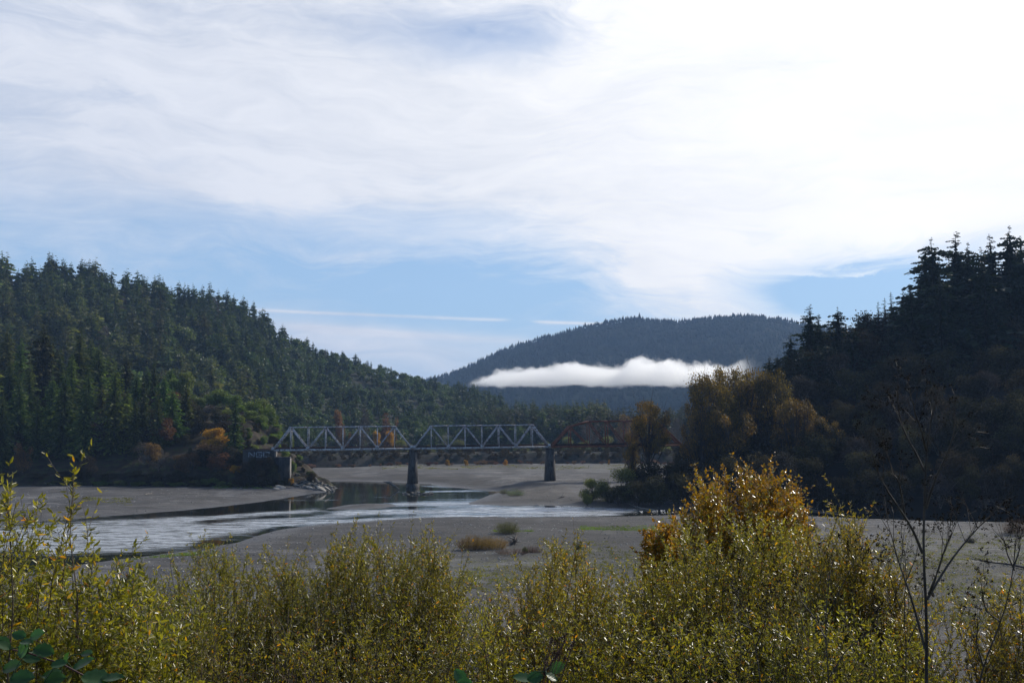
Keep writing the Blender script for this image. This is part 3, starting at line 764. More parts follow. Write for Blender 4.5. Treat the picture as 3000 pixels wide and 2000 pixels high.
# ---- main hill: the largest conifers and oaks one by one, the rest as forest
def main_hill():
    g = np.random.default_rng(101)
    n = 2900
    px, t, X, Y, Z = surface_tree_pts(H_MAIN, n, -250, 1780, 0.02, 1.04, 5)
    # crest trees: make sure the skyline is set with trees
    cp = np.concatenate([g.uniform(-250, 820, 110), g.uniform(820, 1500, 60)]); ct = g.uniform(0.97, 1.02, len(cp)); cX, cY, cZ = H_MAIN.at(cp, ct)
    px = np.concatenate([px, cp]); t = np.concatenate([t, ct]); X = np.concatenate([X, cX]); Y = np.concatenate([Y, cY]); Z = np.concatenate([Z, cZ])
    size = np.interp(px, [-300, 0, 600, 850, 1000, 1300, 1500, 1800], [38, 38, 36, 29, 21, 22, 33, 39]) * (0.42 + 0.95 * g.random(len(px)) ** 1.3)
    pal = fbm(X * .01, Y * .01, 55, 3)
    oakish = (g.random(len(px)) < np.clip(0.22 + pal * 1.4 + (px > 840) * .40 - (px > 1330) * 0.45, 0.02, .85)) & ((t < 0.95) | (px > 840))
    size = np.where(oakish, size * .6, size * np.where((px > 840) & (px < 1330) & (g.random(len(px)) < .75), .75, 1))
    qpx, qpy = to_px(X, Y, Z + size)
    # hidden behind the near redwoods on the left: skip those low on the slope
    vis = ~((qpx < 560) & (qpy > 1130)) & ~((qpx < 800) & (qpy > 1235))
    idx = np.where(vis)[0]
    app = size / Y
    ci = idx[~oakish[idx]]; ci = ci[np.argsort(-app[ci])]; ind_c = ci[:235]
    oi = idx[oakish[idx]]; oi = oi[np.argsort(-app[oi])]; ind_o = oi[:70]
    inset = set(ind_c) | set(ind_o)
    for k in ind_c:
        crest = t[k] > 0.95
        if crest: lab = 'dark conifer standing against the sky on the crest of the left hillside'; grp = 'conifers along the crest of the left hill'
        elif px[k] < 500: lab = 'tall conifer among the forest high on the left hillside'; grp = 'conifers on the upper left hillside'
        elif px[k] < 1000: lab = 'green conifer on the forested slope above the silver truss'; grp = 'conifers on the slope above the bridge'
        else: lab = 'conifer in the valley forest behind the middle of the bridge'; grp = 'conifers in the valley behind the bridge'
        w = g.uniform(.9, 1.35)
        CON[g.integers(6)].place('conifer', (X[k], Y[k], Z[k] - 1), (size[k] * w, size[k] * w, size[k]), lab, 'tree', grp)
    for k in ind_o:
        w = g.uniform(.9, 1.3)
        lab = 'round crowned green oak among conifers on the left hillside' if px[k] < 900 else 'round crowned oak on the lower ridge above the bridge'
        OAK[g.integers(3)].place('oak_tree', (X[k], Y[k], Z[k] - 1), (size[k] * w, size[k] * w, size[k]), lab, 'tree', 'oaks on the upper left slope' if px[k] < 900 else 'oaks on the lower ridge')
    ic, io = [], []
    for k in idx:
        if k in inset: continue
        w = g.uniform(.9, 1.35); s = (size[k] * w, size[k] * w, size[k])
        (io if oakish[k] else ic).append(((OAK[g.integers(3)] if oakish[k] else CON[g.integers(6)]).crown, np.array([X[k], Y[k], Z[k] - 1]), s, g.uniform(0, 6.28)))
    V1, F1 = merge_proto(ic); V2, F2 = merge_proto(io)
    me = make_mesh('forest', np.concatenate([V1, V2]), [np.concatenate([F1, F2 + len(V1)])], [M['conifer'], M['oak']], midx=np.concatenate([np.zeros(len(F1)), np.ones(len(F2))]))
    obj('forest', me, kind='stuff', label='dense conifer and oak forest covering the left hillside', category='forest')


main_hill()


# ---- flat forest at the end of the valley behind the right spans
def valley_forest():
    g = np.random.default_rng(77); it = []
    for k in range(420):
        px = g.uniform(1380, 2350); Y = g.uniform(930, 1250); h = g.uniform(30, 48) * Y / 1080
        X = (px - 1500) / 3000 * Y
        it.append((CON[g.integers(6)].crown, np.array([X, Y, 4]), (h * 1.0, h * 1.0, h), g.uniform(0, 6.28)))
    V, F = merge_proto(it)
    obj('forest', make_mesh('forest', V, [F], M['conifer']), kind='stuff', label='level conifer forest on the valley floor behind the rusty span', category='forest')


valley_forest()


# ---- forest on the far mountain
def mountain_forest():
    g = np.random.default_rng(9)
    n = 19000
    px = g.uniform(1150, 2700, n); t = g.uniform(0.02, 1.0, n) ** .9
    n2 = 700; px = np.concatenate([px, g.uniform(1200, 2600, n2)]); t = np.concatenate([t, g.uniform(.985, 1.01, n2)])
    X, Y, Z = H_MTN.at(px, t); n = len(px)
    keep = fbm(X * .004, Y * .004, 31, 4) > -.34 + .1 * g.random(n); X, Y, Z, px, t = X[keep], Y[keep], Z[keep], px[keep], t[keep]; n = len(px)
    h = g.uniform(8, 19, n) * (1 + (g.random(n) < .1) * .3); h = np.where((t > .985) & (np.abs(px - 1830) < 60), h * 1.35, h); r = h * g.uniform(.16, .30, n)
    k = 5; ang = np.arange(k) * 2 * np.pi / k
    ring0 = np.stack([X[:, None] + r[:, None] * np.cos(ang + 1), Y[:, None] + r[:, None] * np.sin(ang + 1), np.repeat((Z + h * .15)[:, None], k, 1) + g.uniform(-1, 1, (n, k))], -1)
    apex = np.stack([X + g.uniform(-.4, .4, n), Y, Z + h], -1)[:, None, :]
    V = np.concatenate([ring0, apex], 1).reshape(-1, 3)
    b = np.arange(n)[:, None, None] * (k + 1)
    i = np.arange(k)[None, :, None]; j = (np.arange(k)[None, :, None] + 1) % k
    F = np.concatenate([b + i, b + j, np.repeat(b + k, k, 1)], 2).reshape(-1, 3)
    obj('forest', make_mesh('mountain_forest', V, [F], M['far_forest']), kind='stuff', label='hazy blue conifer forest covering the distant mountain', category='forest')


mountain_forest()


# ---- near redwoods on the left bank
def near_left():
    g = np.random.default_rng(3)
    spec = [(8, 1148, 452, 'leftmost small redwood at the river edge by the photo border'), (62, 985, 540, 'broad redwood behind the small one at the left border'),
            (128, 938, 520, 'tallest pointed redwood of the left bank stand'), (155, 1088, 475, 'shorter dense redwood in front of the tallest left bank one'),
            (192, 1082, 466, 'narrow redwood standing just right of the shorter dense one'), (232, 955, 530, 'tall wide redwood left of the tree with the sunlit top'),
            (292, 1005, 545, 'redwood half hidden behind the tree with the sunlit top'), (342, 1056, 470, 'broad redwood with a sunlit spire in the middle of the left stand'),
            (405, 1085, 515, 'redwood just right of the broad sunlit spire'), (455, 1050, 540, 'round topped redwood at the right of the left stand'),
            (508, 1130, 478, 'slim dark redwood left of the golden maple'), (546, 1118, 490, 'slim redwood close to the golden maple'),
            (592, 1222, 500, 'small young redwood beside the bare slope'), (690, 1165, 458, 'lone narrow redwood between the golden maple and the graffiti wall'),
            (-70, 960, 520, 'redwood at the very edge of the photo on the left bank'), (20, 945, 585, 'redwood rising behind the left edge of the stand'),
            (260, 1075, 500, 'dark redwood low between two taller ones'), (90, 1060, 490, 'dark redwood in the lower left of the stand'), (480, 1095, 520, 'redwood behind the slim dark pair'),
            (375, 1130, 480, 'low redwood at the foot of the stand'), (640, 1262, 500, 'small conifer on the slope above the golden maple')]
    for i, (px, py, Y, lab) in enumerate(spec):
        top = P(px, py, Y); t = np.interp(Y, [440, 600], [0, 1])
        fy = np.interp(px, H_NEAR.px, H_NEAR.fy); ry = np.interp(px, H_NEAR.px, H_NEAR.rp[:, 1])
        X, YY, Z = H_NEAR.at(px, (Y - fy) / (ry - fy)); h = top[2] - float(Z) + 1
        w = h * g.uniform(.95, 1.2)
        w = min(w, 55)
        if i == 13: w = h * 1.0
        RED[i % 4].place('redwood_tree', (top[0], Y, float(Z) - 1), (w, w, h), lab, 'tree', 'redwoods on the left bank')

    def on_near(px, Y):
        fy = np.interp(px, H_NEAR.px, H_NEAR.fy); ry = np.interp(px, H_NEAR.px, H_NEAR.rp[:, 1])
        X, _, Z = H_NEAR.at(px, (Y - fy) / (ry - fy)); return float(Z)
    # more redwoods filling the stand, and dark understorey
    extra = [(30, 1050, 500), (110, 1010, 560), (180, 1010, 560), (210, 1030, 500), (265, 985, 575), (320, 1040, 560), (370, 1035, 565), (420, 1100, 480), (435, 1070, 570), (-20, 1030, 480), (-110, 1000, 560), (-40, 1060, 560), (500, 1075, 565), (465, 1150, 470), (250, 1130, 462), (110, 1150, 462), (60, 1110, 475), (300, 1120, 500), (530, 1180, 520), (395, 1170, 465)]
    for i, (px, py, Y) in enumerate(extra):
        top = P(px, py, Y); fy = np.interp(px, H_NEAR.px, H_NEAR.fy); ry = np.interp(px, H_NEAR.px, H_NEAR.rp[:, 1])
        X, YY, Z = H_NEAR.at(px, (Y - fy) / (ry - fy)); h = top[2] - float(Z) + 1; w = h * g.uniform(.85, 1.15)
        RED[(i + 2) % 4].place('redwood_tree', (top[0], Y, float(Z) - 1), (w, w, h), 'redwood merging into the dense dark stand on the left bank', 'tree', 'redwoods packed in the left bank stand')
    # sunlit evergreen broadleaf trees on the bluff
    bays = [(545, 1085, 560, 75), (575, 1160, 535, 60), (628, 1140, 545, 95), (682, 1152, 545, 75), (755, 1168, 540, 85), (800, 1186, 532, 75), (733, 1200, 515, 55), (510, 1108, 560, 60), (770, 1215, 515, 60), (845, 1268, 500, 42), (665, 1200, 520, 55), (705, 1240, 505, 60), (810, 1240, 512, 50)]
    names = ['yellow green bay tree at the top right of the redwood stand', 'small bay tree below the redwood tops', 'wide sunlit bay tree crowning the bluff', 'sunlit bay tree right of the widest one on the bluff',
             'bright green bay tree on the right shoulder of the bluff', 'outermost bright bay tree leaning over the bluff edge', 'dark round bay tree under the bright ones', 'bay tree tucked behind the redwoods',
             'bay tree on the slope above the first truss', 'small silvery bush tree seen through the first truss', 'bay tree behind the lone redwood', 'low bay tree above the graffiti wall', 'olive bay tree just above the truss end']
    for i, (px, py, Y, wpx) in enumerate(bays):
        top = P(px, py, Y); z = on_near(px, Y) - .5; h = max(top[2] - z, 5); w = wpx / 3000 * Y
        BAY[i % 3].place('bay_tree', (top[0], Y, z), (w / 1.05, w / 1.05, h), names[i], 'tree', 'bay trees on the bluff')
    gold = Proto(broad_geo(1, .5, 5000, .04, 9, 51, .25), M['gold'], M['bark'], 'golden_maple')
    rust = [Proto(broad_geo(1, .5, 3000, .04, 10, sd, .1), M['rust_leaf'], M['bark'], 'rust_tree') for sd in (52, 53)]
    bare = [Proto(broad_geo(1, .5, 2600, .03, 12, sd, .1), M['bare'], M['bark_pale'], 'bare_tree') for sd in (54, 55)]
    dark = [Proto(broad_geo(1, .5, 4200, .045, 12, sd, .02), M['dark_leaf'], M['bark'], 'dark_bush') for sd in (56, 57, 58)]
    WF0 = Proto(broad_geo(1, .5, 3000, .04, 10, 59, .0, shell=.4), M['willow_far'], M['bark'], 'bank_willow')
    globals().update(RUST=rust, BARE=bare, DARK=dark, GOLD=gold)

    def put(pr, name, px, py, Y, wpx, lab, cat='tree', grp=None, zoff=-.5, zbase=None):
        top = P(px, py, Y); z = (on_near(px, Y) if zbase is None else zbase) + zoff; h = max(top[2] - z, 1.0); w = wpx / 3000 * Y
        return pr.place(name, (top[0], Y, z), (w, w, h), lab, cat, grp)
    globals()['put'] = put
    for k in range(96):
        if k < 40: px, tt, hh = g.uniform(-120, 600), g.uniform(.02, .95), g.uniform(9, 16)
        elif k < 52: px, tt, hh = g.uniform(560, 730), g.uniform(.02, .9), g.uniform(5, 10)
        else: px, tt, hh = g.uniform(700, 930), g.uniform(.08, 1.0), g.uniform(2.0, 5)
        X, YY, Z = H_NEAR.at(px, tt); w = hh * g.uniform(1.0, 1.4)
        pr = dark[k % 3] if (k % 4 or px > 700) else rust[k % 2]
        if k > 51: pr = BAY[k % 3] if k % 2 else dark[k % 3]
        lab = ('dark leafy understorey tree between the redwoods of the left bank' if k < 40 else 'brushy tree on the slope around the golden maple') if k < 52 else 'scrubby bush on the bluff above the bridge abutment'
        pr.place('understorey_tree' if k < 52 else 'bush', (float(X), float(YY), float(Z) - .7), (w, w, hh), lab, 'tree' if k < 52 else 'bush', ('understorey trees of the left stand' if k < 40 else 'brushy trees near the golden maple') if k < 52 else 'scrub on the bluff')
    for k in range(34):
        px = g.uniform(430, 735); tt = g.uniform(.04, .6); X, YY, Z = H_NEAR.at(px, tt); hh = g.uniform(4, 9); w = hh * g.uniform(1.1, 1.6)
        (dark[k % 3] if k % 3 else bare[k % 2]).place('brush_tree', (float(X), float(YY), float(Z) - .8), (w, w, hh), 'low tangled brush covering the slope left of the graffiti wall', 'bush', 'tangled brush on the left slope')
    put(gold, 'maple_tree', 628, 1252, 462, 95, 'golden yellow maple glowing between dark redwoods')
    put(rust[0], 'maple_tree', 600, 1300, 452, 120, 'brown leaved maple below the golden maple')
    put(rust[1], 'maple_tree', 655, 1320, 450, 90, 'thin brown maple by the lone narrow redwood')
    put(rust[0], 'maple_tree', 540, 1330, 450, 100, 'brown maple at the foot of the slim redwoods')
    put(gold, 'maple_tree', 690, 1362, 448, 40, 'small yellow leaved bush tree under the lone redwood')
    put(rust[1], 'maple_tree', 70, 1288, 446, 60, 'small orange brown tree at the far left river edge')
    put(bare[0], 'alder_tree', 425, 1295, 455, 80, 'pale leafless tree under the broad sunlit redwood')
    put(bare[1], 'alder_tree', 465, 1330, 450, 70, 'leafless tree beside the pale one at the left bank')
    put(bare[0], 'alder_tree', 610, 1185, 535, 70, 'grey leafless thicket on the bare slope of the bluff', zoff=-1)
    put(bare[1], 'alder_tree', 790, 1245, 508, 70, 'grey leafless tree right of the small bay trees')
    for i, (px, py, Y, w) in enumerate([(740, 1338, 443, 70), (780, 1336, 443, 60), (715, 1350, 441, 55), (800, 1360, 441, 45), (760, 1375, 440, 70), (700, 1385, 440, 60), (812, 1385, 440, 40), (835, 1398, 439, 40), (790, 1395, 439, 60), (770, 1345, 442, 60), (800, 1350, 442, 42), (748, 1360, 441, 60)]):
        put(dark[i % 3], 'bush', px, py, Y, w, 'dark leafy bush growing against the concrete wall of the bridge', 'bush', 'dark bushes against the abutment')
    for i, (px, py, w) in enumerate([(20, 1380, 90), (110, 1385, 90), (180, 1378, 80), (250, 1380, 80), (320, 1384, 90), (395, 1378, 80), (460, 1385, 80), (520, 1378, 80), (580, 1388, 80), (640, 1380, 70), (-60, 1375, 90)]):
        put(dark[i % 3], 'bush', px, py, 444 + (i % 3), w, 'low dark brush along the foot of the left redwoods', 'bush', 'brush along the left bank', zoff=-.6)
    for i, (px, py, w) in enumerate([(572, 1404, 60), (618, 1399, 60), (655, 1408, 50), (700, 1404, 50), (735, 1410, 50), (300, 1408, 60), (352, 1405, 60), (410, 1410, 50), (470, 1408, 60), (525, 1412, 50), (230, 1410, 50), (770, 1412, 40), (160, 1408, 60)]):
        put((WF0, BAY[1])[i % 2], 'bush', px, py, 441.5, w, 'yellow green bush at the edge of the left gravel bank', 'bush', 'yellow green bushes edging the left gravel bank', zoff=-.5)
    put(BAY[0], 'bush', 835, 1316, 470, 40, 'yellow green bush under the first truss end', 'bush', zbase=on_near(835, 470), zoff=-.5)
    put(BAY[1], 'bush', 858, 1350, 458, 26, 'small olive bush on the eroded cliff', 'bush')
    put(BAY[2], 'bush', 722, 1292, 500, 50, 'bright grassy bush above the graffiti wall', 'bush')
    put(GOLD, 'bush', 852, 1400, 444, 26, 'small yellowish bush at the foot of the concrete wall', 'bush', zoff=-.3)


near_left()


# ---- right hand forest
def right_side():
    g = np.random.default_rng(44)

    def on_r(px, Y):
        fy = np.interp(px, H_RIGHT.px, H_RIGHT.fy); ry = np.interp(px, H_RIGHT.px, H_RIGHT.rp[:, 1])
        _, _, Z = H_RIGHT.at(px, (Y - fy) / (ry - fy)); return float(Z)
    spec = [(2368, 890, 462, .20, 'pointed spruce like tree with open branches left of the gap of sky'), (2398, 918, 468, .2, 'conifer just right of the pointed open branched one'),
            (2455, 895, 470, .16, 'narrow conifer standing alone in the gap of sky'), (2318, 975, 455, .2, 'small conifer at the left end of the right hand forest'),
            (2512, 920, 480, .2, 'dark conifer right of the narrow lone one'), (2540, 905, 485, .2, 'dark conifer at the start of the rising right skyline'), (2570, 880, 485, .13, 'thin topped conifer on the rising skyline'),
            (2592, 868, 485, .13, 'slender conifer second on the rising skyline'), (2612, 850, 485, .13, 'slender conifer with a pale wispy top'), (2645, 850, 480, .2, 'bushy conifer left of the giant redwoods'),
            (2665, 830, 480, .2, 'conifer tucked at the foot of the giant redwoods'), (2735, 690, 470, .19, 'giant redwood forming the left edge of the tall group'), (2715, 720, 480, .2, 'giant redwood with long low branches on the left of the tall group'), (2800, 675, 474, .19, 'giant redwood with a rounded top in the tall group'),
            (2830, 705, 485, .17, 'giant redwood right of the rounded top'), (2872, 722, 480, .16, 'redwood filling the gap between the two tallest groups'), (2905, 682, 472, .16, 'giant redwood left of the tallest spire'),
            (2952, 655, 470, .16, 'tallest redwood spire near the right border'), (2988, 690, 480, .17, 'redwood right beside the tallest spire'), (3030, 680, 470, .18, 'redwood at the right border of the photo'), (3090, 700, 470, .18, 'redwood just past the right border'),
            (2760, 790, 455, .2, 'dark redwood in front of the giant ones'), (2860, 820, 450, .2, 'dark redwood low in front of the tall group'), (2960, 800, 455, .2, 'dark redwood low by the right border'), (2690, 880, 455, .2, 'dark redwood on the slope left of the giants'),
            (2600, 960, 450, .22, 'dark conifer on the slope under the slender ones'), (2430, 1000, 445, .22, 'dark conifer below the lone narrow one'), (2350, 1020, 440, .22, 'conifer above the brown cottonwoods'), (2490, 990, 455, .22, 'conifer in the shade under the gap of sky'), (2275, 1035, 450, .2, 'small dark conifer peeping over the brown cottonwoods')]
    for i, (px, py, Y, rr, lab) in enumerate(spec):
        top = P(px, py, Y); z = on_r(px, Y); h = top[2] - z + 1
        pr = RDK[3] if rr < .15 else RDK[i % 3]
        base_r = .115 if pr is RDK[3] else (.17, .14, .20)[i % 3]
        w = h * rr / base_r * (1.15 if h > 45 else 1.1)
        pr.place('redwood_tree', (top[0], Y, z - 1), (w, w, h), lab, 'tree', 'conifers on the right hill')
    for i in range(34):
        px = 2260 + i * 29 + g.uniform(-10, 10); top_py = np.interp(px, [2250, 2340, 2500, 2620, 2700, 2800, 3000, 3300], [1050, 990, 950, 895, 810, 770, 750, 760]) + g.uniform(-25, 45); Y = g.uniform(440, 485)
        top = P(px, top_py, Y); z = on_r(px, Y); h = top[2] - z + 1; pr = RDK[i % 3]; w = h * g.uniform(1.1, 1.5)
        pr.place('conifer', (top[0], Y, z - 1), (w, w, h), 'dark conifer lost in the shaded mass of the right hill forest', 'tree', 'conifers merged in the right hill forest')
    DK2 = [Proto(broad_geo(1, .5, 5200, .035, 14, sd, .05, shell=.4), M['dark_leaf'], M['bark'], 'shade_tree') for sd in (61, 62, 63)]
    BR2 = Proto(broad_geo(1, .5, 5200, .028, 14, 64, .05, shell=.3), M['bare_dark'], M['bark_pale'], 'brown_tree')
    k = 0
    for row, (t, n, hh) in enumerate([(0.04, 26, 12), (0.16, 24, 13), (0.28, 22, 14), (0.38, 20, 16), (0.56, 16, 18), (0.75, 14, 20), (0.92, 14, 22)]):
        for j in range(n):
            px = 1960 + (3250 - 1960) * (j + g.uniform(.1, .9)) / n
            X, Y, Z = H_RIGHT.at(px, t + g.uniform(-.05, .05)); h = hh * g.uniform(.75, 1.2) * np.interp(px, [1950, 2150, 2400], [.5, .75, 1]); w = h * g.uniform(.9, 1.3)
            br = g.random() < .2
            lab = 'leafless grey brown tree in the shade of the right hill' if br else ('dark thicket tree at the water edge of the right bank' if row == 0 else 'dark leafy tree on the shaded slope of the right hill')
            (BR2 if br else DK2[g.integers(3)]).place('shade_tree', (float(X), float(Y), float(Z) - 1), (w, w, h), lab, 'tree', 'grey brown trees on the right hill' if br else ('thicket along the right bank' if row == 0 else 'dark trees on the right slope')); k += 1
    # cottonwoods
    CT = [Proto(broad_geo(1, .5, 11000, .019, 46, sd, bt, shell=.5, trunkr=.020, ls=(.13, .27)), M['cotton'], M['bark'], 'cottonwood') for sd, bt in ((71, .15), (72, .2), (73, .12), (74, .42))]
    for i, (px, py, Y, w, zb, lab) in enumerate([
            (1900, 1168, 372, 135, 3, 'lone olive gold cottonwood right of the rusty span'), (1850, 1240, 376, 58, 3, 'thin brown cottonwood in front of the rusty span'),
            (2075, 1095, 385, 150, 4, 'tall brown cottonwood nearest the fog, left of its group'), (2130, 1078, 395, 140, 5, 'tall cottonwood second in the brown group'), (2190, 1065, 395, 170, 6, 'largest brown cottonwood with yellow inner leaves'),
            (2255, 1090, 390, 120, 7, 'brown cottonwood at the right of its group'), (2050, 1160, 375, 100, 3, 'lower cottonwood at the left foot of the brown group'), (2130, 1200, 372, 140, 3, 'wide low cottonwood in front of the brown group'),
            (2330, 1175, 372, 120, 8, 'smaller cottonwood with a sunlit yellow top'), (2410, 1230, 365, 100, 10, 'dim brown cottonwood beside the sunlit topped one')]):
        put(CT[3 if i == 0 else i % 3], 'cottonwood_tree', px, py - (0 if i < 2 else 14), Y, w * (1.05 if i < 2 else 1.35), lab, 'tree', 'cottonwoods on the right bank', zbase=zb, zoff=-1)
    # willow thicket on the near side of the right bank
    WF = [Proto(broad_geo(1, .5, 6000, .03, 12, sd, .0, shell=.4), M['willow_far'], M['bark'], 'river_willow') for sd in (81, 82)]
    globals()['WF'] = WF
    th = [(1735, 1400, 362, 80, 0), (1780, 1388, 360, 90, 0), (1835, 1368, 360, 110, 0), (1890, 1350, 362, 110, 2), (1950, 1340, 360, 120, 2), (2010, 1330, 358, 120, 2), (1810, 1420, 350, 90, 2), (1870, 1400, 346, 120, 2), (1930, 1390, 344, 120, 2), (2000, 1385, 342, 120, 2), (2070, 1370, 342, 130, 2), (2140, 1330, 345, 130, 2), (2220, 1330, 342, 130, 2), (1720, 1432, 350, 40, 0), (2250, 1375, 335, 120, 3), (2290, 1320, 338, 120, 3)]
    for i, (px, py, Y, w, kk) in enumerate(th):
        pr = WF[i % 2] if kk == 0 else (DK2[i % 3] if kk == 2 else BR2)
        lab = ['olive willow bush at the left tip of the right bank thicket', '', 'dark willow bush in the thicket below the cottonwoods', 'pale leafless bush below the smaller sunlit cottonwood'][kk]
        put(pr, 'willow_bush', px, py, Y, w * 1.1, lab, 'bush', ['olive willows at the tip of the thicket', '', 'dark willows in the right thicket', 'pale leafless bushes'][kk], zbase=.8, zoff=-.6)


right_side()


def snags():
    g = np.random.default_rng(66)
    for k in range(16):
        px = g.uniform(60, 1280); t = g.uniform(.45, 1.0); X, Y, Z = H_MAIN.at(px, t); h = g.uniform(22, 34) if px < 850 else g.uniform(14, 20); w = h * g.uniform(.35, .55)
        BARE[k % 2].place('dead_tree', (float(X), float(Y), float(Z)), (w, w, h), 'pale leafless snag standing among green trees of the left hillside', 'tree', 'dead snags on the left hillside')


snags()


# ---- things along the far bank
def far_bank():
    g = np.random.default_rng(12)
    BUSHY = Proto(broad_geo(1, .6, 900, .09, 10, 91, 0, limbs=False), M['dark_leaf'], M['bark'], 'far_bush')
    it = []
    for k in range(420):
        px = g.uniform(780, 2250); tt = g.choice([g.uniform(.05, .9), g.uniform(1, 2)]); X, Y, Z = H_BANK.at(px, tt); h = g.uniform(2.0, 5.5)
        it.append((BUSHY.crown, np.array([X, Y, Z - .8]), (h, h, h * .9), g.uniform(0, 6)))
    V, F = merge_proto(it); obj('brush', make_mesh('brush', V, [F], M['dark_leaf']), kind='stuff', label='dark brush covering the cut bank below the bridge deck', category='brush')
    REDB = Proto(broad_geo(1, .6, 420, .10, 8, 92, 0, limbs=True), M['red_brush'], M['bark'], 'red_bush')
    for k in range(46):
        px = g.uniform(900, 2000); X, Y, Z = H_BANK.at(px, -0.02); Y = float(Y) - g.uniform(2, 20); X = (px - 1500) / 3000 * Y; h = g.uniform(1.5, 3.2); w = h * g.uniform(1.3, 2.8)
        REDB.place('dry_bush', (X, Y, float(ground_z(X, Y)) - .2), (w, w, h), 'low reddish leafless bush along the far edge of the gravel bar', 'bush', 'reddish bushes at the far gravel edge')
    YB = Proto(broad_geo(1, .5, 900, .08, 8, 93, 0), M['gold'], M['bark'], 'yellow_bush')
    for px, py, Y, w, lab in [(1310, 1346, 640, 20, 'small yellow bush left of the second pier on the gravel'), (1363, 1347, 640, 20, 'pale leafless bush on the far gravel'), (1482, 1346, 640, 18, 'small orange bush on the far gravel near the second pier'), (1785, 1346, 655, 10, 'tiny golden bush at the right of the far gravel')]:
        put(YB, 'bush', px, py, Y, w, lab, 'bush', zbase=2.5, zoff=-.3)
    for px, py, Y, w, pr, lab in [(985, 1200, 860, 55, RUST[0], 'rusty brown tree behind the first truss'), (1060, 1196, 870, 75, BARE[0], 'large leafless grey tree behind the first truss'), (1142, 1197, 865, 55, RUST[1], 'reddish leafless tree right of the large grey one'),
                                  (1010, 1250, 850, 40, RUST[1], 'small rusty tree in the first truss window'), (1105, 1262, 842, 34, GOLD, 'yellow tree seen through the first truss'), (1143, 1262, 842, 40, GOLD, 'golden tree seen through the right half of the first truss'),
                                  (1730, 1212, 900, 60, BARE[1], 'dusky leafless tree behind the rusty truss'), (1830, 1214, 900, 65, RUST[0], 'rusty tree behind the top of the rusty truss'), (1990, 1225, 900, 70, BARE[0], 'leafless tree right of the lone cottonwood'),
                                  (1175, 1288, 840, 60, WF[0], 'olive bush tree at the right end of the first truss'), (1255, 1296, 850, 50, WF[1], 'low olive tree under the middle span'), (1340, 1288, 850, 60, WF[0], 'olive tree seen through the middle span'),
                                  (1600, 1285, 860, 60, WF[1], 'olive tree behind the joint of silver and rusty spans'), (1665, 1278, 870, 60, WF[0], 'rounded olive tree behind the rusty end post'), (1720, 1282, 870, 60, WF[1], 'olive tree second behind the rusty span'), (1775, 1277, 875, 60, WF[0], 'olive tree behind the middle of the rusty span'), (1520, 1300, 865, 60, WF[0], 'olive tree low behind the middle span'), (1940, 1285, 870, 70, WF[1], 'olive tree under the far right truss end')]:
        put(pr, 'far_tree', px, py, Y, w, lab, 'tree', zbase=5, zoff=-1)


far_bank()


# ------------------------------------------------------------------ bridge
TH = math.asin(0.1)
A0 = np.array([-103.9, 447.0]); DIRB = np.array([math.cos(TH), math.sin(TH)]); GRADE = 0.0105
Z_DECK = P(803, 1317, 447)[2]


